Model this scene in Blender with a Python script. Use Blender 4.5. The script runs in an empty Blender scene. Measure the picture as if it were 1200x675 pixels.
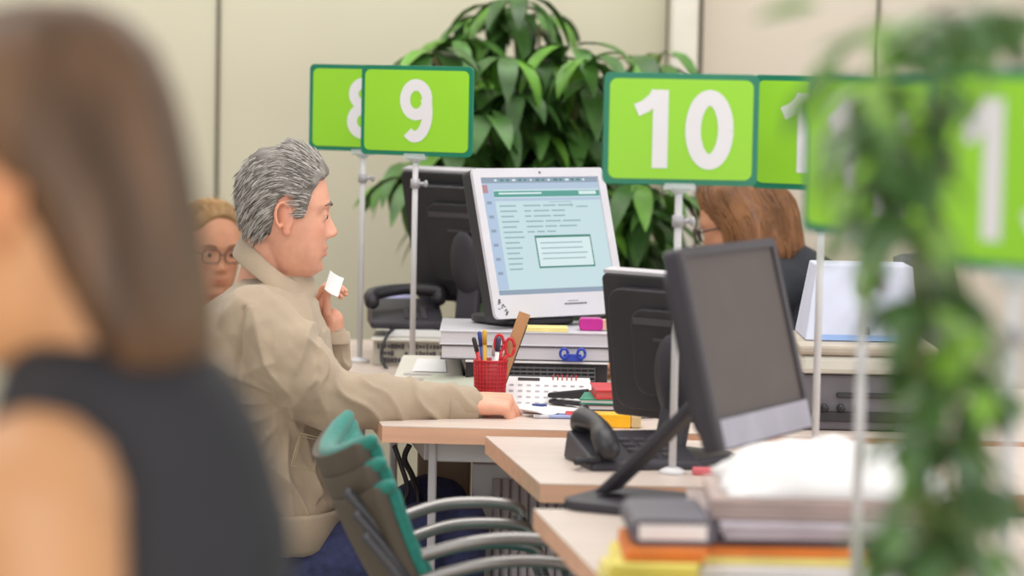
import bpy, bmesh, math, random
from mathutils import Vector, Matrix, noise, Euler
random.seed(7)
PI = math.pi
sc = bpy.context.scene
COL = sc.collection

# ------------------------------------------------------------------ camera
F, CX, CY, CAMZ = 3500.0, 600.0, 337.5, 1.43
PITCH, ROLL = math.atan(257.5 / F), 0.020
cam_d = bpy.data.cameras.new('camera'); cam = bpy.data.objects.new('camera', cam_d); COL.objects.link(cam)
sc.camera = cam
CM = Matrix.Translation((0, 0, CAMZ)) @ Matrix.Rotation(PI/2 - PITCH, 4, 'X') @ Matrix.Rotation(ROLL, 4, 'Z')
cam.matrix_world = CM
cam_d.sensor_width = 36; cam_d.lens = F * 36 / 1200
cam_d.clip_start = .05; cam_d.clip_end = 60
cam_d.dof.use_dof = True; cam_d.dof.focus_distance = 5.95; cam_d.dof.aperture_fstop = 2.8

# ------------------------------------------------------------------ light
w = bpy.data.worlds.new('world'); sc.world = w; w.use_nodes = True
w.node_tree.nodes['Background'].inputs[0].default_value = (1.0, .97, .93, 1)
w.node_tree.nodes['Background'].inputs[1].default_value = .70
def area(name, loc, sx, sy, power, col=(1, .97, .92), rot=(0, 0, 0)):
    d = bpy.data.lights.new(name, 'AREA'); d.shape = 'RECTANGLE'; d.size = sx; d.size_y = sy
    d.energy = power; d.color = col
    o = bpy.data.objects.new(name, d); COL.objects.link(o); o.location = loc; o.rotation_euler = rot
area('ceiling_lamp', (.3, 5.2, 2.95), 2.2, 2.0, 50)
area('ceiling_lamp', (-.6, 7.9, 2.95), 4.0, .8, 44)
area('ceiling_lamp', (-1.6, 2.6, 2.95), 1.6, 1.6, 30)
area('fill_light', (.4, -1.2, .95), 4.6, 1.8, 105, (1, .98, .95), (PI/2, 0, 0))  # added soft fill behind the camera, brightens front faces and under the desks
area('fill_light', (3.6, 4.0, 1.9), 1.6, 3.5, 40, (.93, .96, 1), (0, PI/2, 0))  # cool-tinted area light shining in from the right
sc.view_settings.view_transform = 'Standard'; sc.view_settings.look = 'None'
sc.view_settings.gamma = 1; sc.view_settings.use_curve_mapping = False
sc.view_settings.exposure = 0.0

# ------------------------------------------------------------------ helpers
def ray(px, py):
    v = Vector(((px - CX) / F, -(py - CY) / F, -1.0))
    return (CM.to_3x3() @ v)
def at(px, py, D):
    r = ray(px, py); t = D / r.y
    return Vector((0, 0, CAMZ)) + r * t
def onz(px, py, z=.74):
    r = ray(px, py); t = (z - CAMZ) / r.z
    return Vector((0, 0, CAMZ)) + r * t
def lerp(a, b, t): return a + (b - a) * t
def ss(x): x = max(0., min(1., x)); return x * x * (3 - 2 * x)
def interp(tab, x, k=1):
    if x <= tab[0][0]: return tab[0][k]
    for a, b in zip(tab, tab[1:]):
        if x <= b[0]: return lerp(a[k], b[k], (x - a[0]) / (b[0] - a[0]))
    return tab[-1][k]
def lin(h):
    h = h.lstrip('#'); o = []
    for i in (0, 2, 4):
        c = int(h[i:i+2], 16) / 255
        o.append(c / 12.92 if c <= .04045 else ((c + .055) / 1.055) ** 2.4)
    return (*o, 1)

MATS = {}
def mat(name, col, rough=.5, metal=0, var=.06, scale=12, bump=0, bscale=60, emit=0, alpha=1, trans=0, attr=None, spec=.5, sheen=0, stretch=None, sss=0):
    if name in MATS: return MATS[name]
    m = bpy.data.materials.new(name); m.use_nodes = True; nt = m.node_tree
    b = nt.nodes['Principled BSDF']; c = lin(col)
    b.inputs['Roughness'].default_value = rough; b.inputs['Metallic'].default_value = metal
    b.inputs['Specular IOR Level'].default_value = spec
    if sheen: b.inputs['Sheen Weight'].default_value = sheen
    tc = nt.nodes.new('ShaderNodeTexCoord'); mp = nt.nodes.new('ShaderNodeMapping')
    nt.links.new(tc.outputs['Object'], mp.inputs[0])
    if stretch: mp.inputs['Scale'].default_value = stretch
    n = nt.nodes.new('ShaderNodeTexNoise'); n.inputs['Scale'].default_value = scale; n.inputs['Detail'].default_value = 4
    nt.links.new(mp.outputs[0], n.inputs[0])
    r = nt.nodes.new('ShaderNodeValToRGB')
    r.color_ramp.elements[0].color = (*[x * (1 - var * 2) for x in c[:3]], 1); r.color_ramp.elements[0].position = .3
    r.color_ramp.elements[1].color = (*[min(1, x * (1 + var * 2)) for x in c[:3]], 1); r.color_ramp.elements[1].position = .7
    nt.links.new(n.outputs[0], r.inputs[0]); out = r.outputs[0]
    if attr:
        a = nt.nodes.new('ShaderNodeAttribute'); a.attribute_name = attr
        mx = nt.nodes.new('ShaderNodeMix'); mx.data_type = 'RGBA'; mx.blend_type = 'MULTIPLY'; mx.inputs[0].default_value = 1
        nt.links.new(out, mx.inputs[6]); nt.links.new(a.outputs['Color'], mx.inputs[7]); out = mx.outputs[2]
    nt.links.new(out, b.inputs['Base Color'])
    if bump:
        n2 = nt.nodes.new('ShaderNodeTexNoise'); n2.inputs['Scale'].default_value = bscale; n2.inputs['Detail'].default_value = 3
        nt.links.new(mp.outputs[0], n2.inputs[0])
        bp = nt.nodes.new('ShaderNodeBump'); bp.inputs['Strength'].default_value = bump; bp.inputs['Distance'].default_value = .004
        nt.links.new(n2.outputs[0], bp.inputs['Height']); nt.links.new(bp.outputs[0], b.inputs['Normal'])
    if emit >= .9:
        for l in list(b.inputs['Base Color'].links): nt.links.remove(l)
        b.inputs['Base Color'].default_value = (.03, .03, .03, 1)
    if emit:
        b.inputs['Emission Strength'].default_value = emit; nt.links.new(out, b.inputs['Emission Color'])
    if alpha < 1: b.inputs['Alpha'].default_value = alpha
    if trans: b.inputs['Transmission Weight'].default_value = trans
    if sss:
        b.inputs['Subsurface Weight'].default_value = sss; b.inputs['Subsurface Scale'].default_value = .01
        b.inputs['Subsurface Radius'].default_value = (1, .35, .2)
    MATS[name] = m; return m

class MB:
    def __init__(s): s.v = []; s.f = []; s.m = []; s.mats = []; s.sm = []; s.cur = 0; s.col = None
    def use(s, m):
        if m not in s.mats: s.mats.append(m)
        s.cur = s.mats.index(m); return s
    def add(s, vs, fs, smooth=False):
        o = len(s.v); s.v += [Vector(v) for v in vs]
        for f in fs: s.f.append(tuple(i + o for i in f)); s.m.append(s.cur); s.sm.append(smooth)
        return s
    def box(s, c, d, R=None):
        c = Vector(c); vs = []
        for x in (-1, 1):
            for y in (-1, 1):
                for z in (-1, 1):
                    p = Vector((x*d[0]/2, y*d[1]/2, z*d[2]/2)); vs.append(c + (R @ p if R else p))
        return s.add(vs, [(0,1,3,2),(4,6,7,5),(0,4,5,1),(2,3,7,6),(0,2,6,4),(1,5,7,3)])
    def prism(s, pts, z0, z1, M=None):
        n = len(pts); vs = [Vector((p[0], p[1], z0)) for p in pts] + [Vector((p[0], p[1], z1)) for p in pts]
        if M: vs = [M @ v for v in vs]
        return s.add(vs, [tuple(range(n))[::-1], tuple(range(n, 2*n))] + [(i, (i+1) % n, n+(i+1) % n, n+i) for i in range(n)])
    def rings(s, R, closed=True, cap=True, smooth=True):
        n = len(R[0]); vs = [p for r in R for p in r]; fs = []
        for j in range(len(R) - 1):
            for i in range(n if closed else n - 1):
                a = j*n + i; b = j*n + (i+1) % n; fs.append((a, b, b + n, a + n))
        if cap and closed: fs.append(tuple(range(n))[::-1]); fs.append(tuple(range((len(R)-1)*n, len(R)*n)))
        return s.add(vs, fs, smooth)
    def tube(s, pts, r, seg=10, cap=True, rnd=False):
        pts = [Vector(p) for p in pts]; n = len(pts)
        rr = r if isinstance(r, (list, tuple)) else [r] * n
        if rnd:
            d0 = (pts[0] - pts[1]).normalized(); d1 = (pts[-1] - pts[-2]).normalized(); P = []; Q = []
            for a in (.995, .86, .5): P.append(pts[0] + d0*rr[0]*a); Q.append(rr[0]*math.sqrt(1 - a*a))
            P += pts; Q += list(rr)
            for a in (.5, .86, .995): P.append(pts[-1] + d1*rr[-1]*a); Q.append(rr[-1]*math.sqrt(1 - a*a))
            pts, rr, n = P, Q, len(P)
        R = []; up = None
        for i in range(n):
            t = (pts[min(i+1, n-1)] - pts[max(i-1, 0)])
            if t.length < 1e-9: t = Vector((0, 0, 1))
            t.normalize()
            if up is None:
                up = t.orthogonal().normalized()
            up = (up - t * up.dot(t))
            if up.length < 1e-6: up = t.orthogonal()
            up.normalize(); sd = t.cross(up)
            R.append([pts[i] + (up*math.cos(2*PI*k/seg) + sd*math.sin(2*PI*k/seg))*rr[i] for k in range(seg)])
        return s.rings(R, cap=cap)
    def lathe(s, prof, c, seg=24, M=None):
        c = Vector(c); R = []
        for r, z in prof:
            ring = [Vector((r*math.cos(2*PI*k/seg), r*math.sin(2*PI*k/seg), z)) for k in range(seg)]
            R.append([c + (M @ p if M else p) for p in ring])
        return s.rings(R)
    def ell(s, c, r, R=None, seg=16, n=10):
        c = Vector(c); Q = []
        for j in range(n + 1):
            a = -PI/2 + PI*j/n; a = max(-PI/2 + .02, min(PI/2 - .02, a)); ring = []
            for k in range(seg):
                p = Vector((r[0]*math.cos(a)*math.cos(2*PI*k/seg), r[1]*math.cos(a)*math.sin(2*PI*k/seg), r[2]*math.sin(a)))
                ring.append(c + (R @ p if R else p))
            Q.append(ring)
        return s.rings(Q)
    def mesh(s, name):
        me = bpy.data.meshes.new(name); me.from_pydata([tuple(v) for v in s.v], [], s.f)
        for m in s.mats: me.materials.append(m)
        me.polygons.foreach_set('material_index', s.m); me.polygons.foreach_set('use_smooth', s.sm); me.update(); return me
    def build(s, name, m=None, parent=None, bevel=0, off=None, label=None, seg=2, fix=True):
        if m is not None: s.mats = [m]; s.m = [0]*len(s.f)
        me = s.mesh(name)
        if off is not None:
            me.transform(Matrix.Translation(-Vector(off)))
        if fix:
            bm = bmesh.new(); bm.from_mesh(me); bmesh.ops.recalc_face_normals(bm, faces=bm.faces); bm.to_mesh(me); bm.free()
        o = bpy.data.objects.new(name, me); COL.objects.link(o)
        if parent: o.parent = parent
        if label: o['label'] = label
        if bevel:
            b = o.modifiers.new('bevel', 'BEVEL'); b.width = bevel; b.segments = seg; b.limit_method = 'ANGLE'; b.angle_limit = .7
        return o

def fuse(mb, name, m, voxel, smooth=6, parent=None, off=None, disp=None, colfn=None, label=None):
    t = MB.build(mb, 'tmp', m, fix=False)
    r = t.modifiers.new('r', 'REMESH'); r.mode = 'VOXEL'; r.voxel_size = voxel
    if smooth:
        q = t.modifiers.new('s', 'SMOOTH'); q.iterations = smooth; q.factor = .5
    dg = bpy.context.evaluated_depsgraph_get(); me = bpy.data.meshes.new_from_object(t.evaluated_get(dg))
    bpy.data.objects.remove(t, do_unlink=True); me.name = name
    if disp:
        ns = [v.normal.copy() for v in me.vertices]; cs = [v.co.copy() for v in me.vertices]
        for v, n, c in zip(me.vertices, ns, cs): v.co = c + n * disp(c, n)
    if colfn:
        a = me.color_attributes.new('Col', 'FLOAT_COLOR', 'POINT')
        for i, v in enumerate(me.vertices): a.data[i].color = (*colfn(v.co), 1)
    if off is not None: me.transform(Matrix.Translation(-Vector(off)))
    me.polygons.foreach_set('use_smooth', [True]*len(me.polygons))
    if not me.materials: me.materials.append(m)
    me.update()
    o = bpy.data.objects.new(name, me); COL.objects.link(o)
    if parent: o.parent = parent
    if label: o['label'] = label
    return o

def tag(o, label, cat, group=None, kind=None):
    o['label'] = label; o['category'] = cat
    if group: o['group'] = group
    if kind: o['kind'] = kind
    return o
def thing(name, label, cat, loc=(0, 0, 0), rz=0, group=None):
    o = bpy.data.objects.new(name, None); COL.objects.link(o); o.empty_display_size = .05
    o.location = loc; o.rotation_euler = (0, 0, rz); return tag(o, label, cat, group)
def struct(o): o['kind'] = 'structure'; return o
def copy_tree(o, parent=None):
    c = o.copy(); COL.objects.link(c); c.parent = parent
    for ch in [x for x in bpy.data.objects if x.parent == o]: copy_tree(ch, c)
    return c
def smoothpts(pts, rad, n=5):
    pts = [Vector(p) for p in pts]; P = []; R = []
    for i in range(len(pts)-1):
        p0 = pts[max(i-1, 0)]; p1 = pts[i]; p2 = pts[i+1]; p3 = pts[min(i+2, len(pts)-1)]
        for k in range(n):
            t = k/n; P.append(.5*((2*p1) + (p2-p0)*t + (2*p0-5*p1+4*p2-p3)*t*t + (3*p1-p0-3*p2+p3)*t**3))
            R.append(lerp(rad[i], rad[i+1], t) if isinstance(rad, (list, tuple)) else rad)
    P.append(pts[-1]); R.append(rad[-1] if isinstance(rad, (list, tuple)) else rad)
    return P, R
def limb(mb, pts, rad, seg=16, n=5):
    P, R = smoothpts(pts, rad, n); return mb.tube(P, R, seg, rnd=True)
def rrect(w, h, r, n=5):
    o = []
    for cx, cy, a0 in ((w/2-r, h/2-r, 0), (-w/2+r, h/2-r, PI/2), (-w/2+r, -h/2+r, PI), (w/2-r, -h/2+r, 1.5*PI)):
        for k in range(n+1):
            a = a0 + PI/2*k/n; o.append((cx + r*math.cos(a), cy + r*math.sin(a)))
    return o

# ------------------------------------------------------------------ materials
M_wall = mat('cream_wall_panel', '#d3ceb8', .7, var=.015, scale=2)
M_wall2 = mat('pale_wall_panel', '#ded3c4', .7, var=.015, scale=2)
M_seam = mat('dark_seam', '#6a6354', .7)
M_post = mat('white_post', '#e6dfd3', .6, var=.02)
M_floor = mat('floor_tile', '#aaa193', .5, var=.06, scale=5)
M_top = mat('beech_laminate', '#d1c1b7', .38, var=.04, scale=5, stretch=(1, 9, 9), bump=.05)
M_edge = mat('beech_edge', '#e4b193', .45, var=.05, scale=5, stretch=(1, 9, 9))
M_metal = mat('grey_metal', '#b2b0b4', .4, .15, var=.02)
M_metald = mat('dark_metal', '#4a4a4e', .4, .3, var=.02)
M_chrome = mat('chrome', '#b4b2b0', .28, .9, var=.02)
M_white = mat('white_plastic', '#cfced6', .4, var=.02)
M_cream = mat('cream_plastic', '#d9d5ca', .45, var=.02)
M_black = mat('black_plastic', '#2c2a2f', .42, var=.08, bump=.05, bscale=300)
M_black2 = mat('charcoal_plastic', '#35323a', .5, var=.06)
M_side = mat('dark_grey_plastic', '#4b474c', .5, var=.05)
M_paper = mat('white_paper', '#ecebec', .7, var=.015)
M_paperb = mat('bluish_paper', '#c9cde0', .7, var=.02)
M_red = mat('red_plastic', '#c92430', .4)
M_green = mat('dark_green_border', '#067a5c', .4, var=.03)
M_lime = mat('lime_sign_face', '#97d82c', .45, var=.02, scale=3)
M_digit = mat('white_digit', '#e6e4e8', .5, var=.01)
M_pole = mat('white_pole', '#d5d4d6', .35, var=.02)
M_clear = mat('clear_plastic', '#d5dede', .2, alpha=.55)
M_skin = mat('skin', '#dfa48a', .5, var=.04, scale=30, attr='Col', bump=.12, bscale=220, sss=.08)
M_skin_w = mat('light_skin', '#d99d7c', .5, var=.04, scale=30, attr='Col', sss=.08)
M_skin_f = mat('tan_skin', '#c79266', .5, var=.04, scale=12, attr='Col', sss=.05)

# ------------------------------------------------------------------ room
def quad_wall(name, x0, x1, D, m, z1=3.0):
    b = MB(); b.box(((x0+x1)/2, D+.05, z1/2), (x1-x0, .1, z1)); return struct(b.build(name, m))
DW = 9.0
xs = lambda px: at(px, 100, DW).x
quad_wall('wall_back', xs(-900), xs(819), DW, M_wall)
quad_wall('wall_right', xs(819), xs(2200), DW - .02, M_wall2)
b = MB(); b.box((0, 4.5, -.05), (16, 12, .1)); struct(b.build('floor', M_floor))
for i, (pt, pb, wd) in enumerate(((257, 253, .011), (783, 778, .010), (821.5, 816, .012), (1028.5, 1022, .010))):
    x = (at(pt, 0, DW).x + at(pb, 250, DW).x)/2
    b = MB(); b.box((x, DW - .023 if i > 1 else DW - .003, 1.5), (wd, .008, 3)); struct(b.build('trim_%d' % (i+1), M_seam))
x0, x1 = at(788, 0, DW-.2).x, at(819, 0, DW-.2).x
b = MB(); b.box(((x0+x1)/2, DW-.12, 1.5), (x1-x0, .2, 3)); struct(b.build('trim_5', M_post, bevel=.008))

# ------------------------------------------------------------------ desks
def desk(label, corners, th=.032, inset=.1, ztop=.74, lw=.05):
    # corners: world xy, going round; front-left first
    c0 = corners[0]
    cx = sum(c[0] for c in corners)/4; cy = sum(c[1] for c in corners)/4
    t = thing('office_desk', label, 'desk', (cx, cy, 0), group=None)
    O = Vector((cx, cy, 0))
    b = MB().use(M_edge); n = len(corners)
    pts = [(c[0], c[1]) for c in corners]
    b.prism(pts, ztop-th, ztop-.0015)
    b.use(M_top); b.prism(pts, ztop-.0015, ztop)
    b.build('tabletop', None, t, off=O, bevel=0)
    # frame under the top
    ins = [Vector((lerp(c[0], cx, inset), lerp(c[1], cy, .12), 0)) for c in corners]
    b = MB()
    for i in range(n):
        p, q = ins[i], ins[(i+1) % n]; d = (q-p); L = d.length; a = math.atan2(d.y, d.x)
        b.box(((p+q)/2).to_tuple()[:2] + (ztop-th-.02,), (L, .035, .04), Matrix.Rotation(a, 3, 'Z'))
    b.build('frame_beam', M_metal, t, off=O, bevel=.003)
    for p in ins:
        b = MB(); b.box((p.x, p.y, (ztop-th)/2), (lw, .05, ztop-th)); b.box((p.x, p.y, .01), (lw+.02, .07, .02))
        b.build('leg', M_metal, t, off=O, bevel=.004)
    return t
fl1 = onz(448, 499); bl1 = fl1 + (onz(405, 441) - fl1) * 1.0
def along(p, q, y): return p.x + (q.x - p.x) * (y - p.y) / (q.y - p.y)
yb = 6.62
desk('beech desk the man in the beige jacket rests his arm on', [(fl1.x, fl1.y), (1.25, fl1.y-.06), (1.25, yb), (along(fl1, bl1, yb), yb)], inset=.135, lw=.016)
desk('beech desk behind the white monitor under the black telephone', [(at(402, 400, yb+.01).x, yb+.01), (.14, yb+.01), (.14, 7.5), (at(402, 400, 7.5).x, 7.5)])
fl2 = onz(633, 566.5); bl2 = onz(580, 521)
yb2 = fl1.y - .13
desk('beech desk carrying the black telephone and the counter 10 sign', [(fl2.x, fl2.y), (1.2, fl2.y-.02), (1.2, yb2), (along(fl2, bl2, yb2), yb2)], inset=.45)
fl3 = onz(702, 675); bl3 = onz(625, 596)
desk('nearest beech desk under the heap of papers and folders', [(along(fl3, bl3, 3.62), 3.62), (1.15, 3.62), (1.15, bl3.y), (bl3.x, bl3.y)], inset=.35)
desk('beech desk at the right holding the nearest number sign', [(.30, 2.0), (1.15, 2.0), (1.15, 3.08), (.2, 3.08)])

# tambour cabinet under desk
p0 = at(552, 600, 5.90); cx0, cx1 = p0.x, p0.x + .46
t = thing('tambour_cabinet', 'light grey metal cabinet with a ribbed roller door under the desk', 'cabinet', ((cx0+cx1)/2, 6.12, 0))
O = Vector(t.location)
b = MB(); b.box(((cx0+cx1)/2, 6.14, .33), (cx1-cx0, .4, .62)); b.box(((cx0+cx1)/2, 6.14, .01), (cx1-cx0-.03, .36, .02)); b.build('body', M_metal, t, off=O, bevel=.004)
b = MB(); x = cx0 + .05
while x < cx1 - .02:
    b.tube([(x, 5.936, .05), (x, 5.936, .61)], .0085, 8); x += .0185
b.build('roller_door', mat('roller_slats', '#b4b0b6', .45), t, off=O)
b = MB(); b.box((cx0+.02, 5.932, .35), (.012, .018, .12)); b.build('handle', M_metald, t, off=O, bevel=.003)
# brown back panel
p = at(505, 560, 6.3); q = at(556, 560, 6.3)
b = MB(); b.box(((p.x+q.x)/2-.02, 6.46, .34), (q.x-p.x+.02, .3, .64)); b.box(((p.x+q.x)/2-.02, 6.46, .01), (q.x-p.x, .28, .02))
o = b.build('pedestal', mat('brown_laminate', '#8d7660', .5), bevel=.004); tag(o, 'brown pedestal box standing under the desk left of the ribbed cabinet', 'cabinet')
o2 = MB(); o2.box(((p.x+q.x)/2-.02, 6.306, .45), (.07, .012, .015)); o2.build('handle', M_metald, o)

# cables hanging under the desk
def cable(pts, r, label, m=M_black, name='cable'):
    P, R = smoothpts(pts, r, 6); b = MB(); b.tube(P, r, 8); return tag(b.build(name, m), label, 'cable')
cable([at(462, 522, 6.0), at(470, 545, 6.0), at(478, 575, 6.0), at(472, 600, 6.0), at(470, 700, 6.0)], .005, 'black cable hanging below the left end of the desk')
cable([at(480, 521, 6.05), at(474, 538, 6.05), at(484, 560, 6.04), at(490, 590, 6.02), at(488, 700, 6.0)], .006, 'thicker black cable hanging below the desk nearer the cabinet')

# ------------------------------------------------------------------ signs
def stroke(path, w, n=40):
    # path: points in unit digit space -> closed strip polygon quads
    P = [Vector((p[0], p[1])) for p in path]; L = []; R = []
    for i in range(len(P)):
        t = (P[min(i+1, len(P)-1)] - P[max(i-1, 0)]).normalized(); nn = Vector((-t.y, t.x))
        ww = w[i] if isinstance(w, list) else w
        L.append(P[i] + nn*ww/2); R.append(P[i] - nn*ww/2)
    return L, R
def arc(cx, cy, rx, ry, a0, a1, n=24):
    return [(cx + rx*math.cos(math.radians(a0 + (a1-a0)*k/n)), cy + ry*math.sin(math.radians(a0 + (a1-a0)*k/n))) for k in range(n+1)]
def digit_strokes(d):
    W = .20
    if d == '1': return [([(.40, 0), (.40, 1.0)], W), ([(.09, .735), (.21, .79), (.31, .88), (.36, .97)], .165)]
    if d == '0': return [(arc(.3, .5, .21, .41, 0, 360, 40), [.20+.0*abs(math.sin(k/40*2*PI)) for k in range(41)])]
    if d == '9': return [(arc(.3, .675, .20, .235, 0, 360, 36), .185), (arc(.285, .48, .225, .39, 35, -125, 24) , .185)]
    if d == '8': return [(arc(.3, .735, .175, .175, 0, 360, 36), .18), (arc(.3, .285, .20, .20, 0, 360, 36), .185)]
    if d == '2': return [(arc(.3, .68, .2, .22, 165, -40, 22) + [(.3, .32), (.14, .1)], .19), ([(.04, .085), (.56, .085)], .17)]
    if d == '3': return [(arc(.28, .73, .18, .175, 160, -75, 22), .18), (arc(.28, .295, .21, .205, 80, -165, 24), .18)]
M_border_thin = M_green
def sign(text, px, ytop, D, yaw, group, label, H=.20, W=.283, lean=0, zbase=.74, px_base=None):
    top = at(px, ytop, D)
    base = Vector((top.x, D, zbase))
    t = thing('counter_number_sign', label, 'sign', base, 0, group)
    R = Matrix.Rotation(yaw, 4, 'Z')
    zc = top.z - H/2
    # sign frame: local X right, Z up, facing -Y
    M = Matrix.Translation((top.x, D - .012, zc)) @ R @ Matrix.Rotation(lean, 4, 'Y') @ Matrix.Rotation(PI/2, 4, 'X')
    b = MB(); b.prism(rrect(W, H, .012), 0.0, -.006, M); pan = b.build('border', M_green, t, off=base, bevel=.001)
    b = MB(); b.prism(rrect(W-.02, H-.02, .013), 0.0, .0012, M); b.build('face', M_lime, t, off=base)
    b = MB(); dh = H*.70; n = len(text); adv = .56*dh*1.12
    if n == 1: xs0 = [-.3*dh + .0]
    else: xs0 = [-.3*dh - adv*.52*1.12, -.3*dh + adv*.52*1.12]
    for ch, ox in zip(text, xs0):
        for si, (path, w) in enumerate(digit_strokes(ch)):
            L, Rr = stroke(path, w)
            z0, z1 = .0012, .002 + .0002*si
            vs = []; fs = []
            for l, r in zip(L, Rr):
                for q, z in ((l, z1), (r, z1)): vs.append(M @ Vector((ox + q.x*dh, (q.y-.5)*dh, z)))
            for i in range(len(L)-1): fs.append((2*i, 2*i+1, 2*i+3, 2*i+2))
            b.add(vs, fs)
    b.build('number', M_digit, t, off=base, fix=False)
    b = MB(); b.tube([(top.x, D, zbase+.008), (top.x, D, zc+.02)], .0065, 14); b.build('pole', M_pole, t, off=base)
    b = MB(); b.lathe([(.001, .012), (.012, .011), (.022, .006), (.024, 0), (.001, 0)][::-1], base, 24); b.build('pole_base', M_pole, t, off=base)
    b = MB(); b.tube([(top.x, D, zc-H/2-.016), (top.x, D, zc-H/2-.004)], [.0085, .022], 14); b.box((top.x, D-.004, zc-H/2-.002), (.055, .016, .014), R.to_3x3())
    b.build('sign_holder', M_clear, t, off=base, bevel=.002)
    b = MB(); b.tube([(top.x, D, zc-H/2-.072), (top.x, D, zc-H/2-.052)], .0105, 14); b.tube([(top.x, D, zc-H/2-.062), (top.x+.022, D-.004, zc-H/2-.062)], .004, 8); b.ell((top.x+.024, D-.004, zc-H/2-.062), (.005, .008, .008))
    b.build('clamp_collar', M_metal, t, off=base)
    return t
G = 'counter number signs on poles'
sign('8', 427, 76.0, 6.93, -.42, None, 'lime sign number 8 half hidden behind sign 9')
sign('9', 489, 77.0, 6.66, -.47, None, 'lime number 9 sign on a white pole by the grey-haired man')
sign('10', 799, 86.0, 5.10, .04, None, 'lime number 10 sign above the black monitors', H=.190, W=.265)
sign('11', 967, 89.0, 5.22, -.55, None, 'lime sign partly hidden behind sign 10, showing one digit 1')
sign('12', 1019, 87.0, 3.68, -1.08, None, 'narrow angled lime sign mostly covered by blurred leaves')
sign('13', 1197, 80.0, 2.92, -1.0, None, 'largest blurred lime sign cut off at the right edge')

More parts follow.
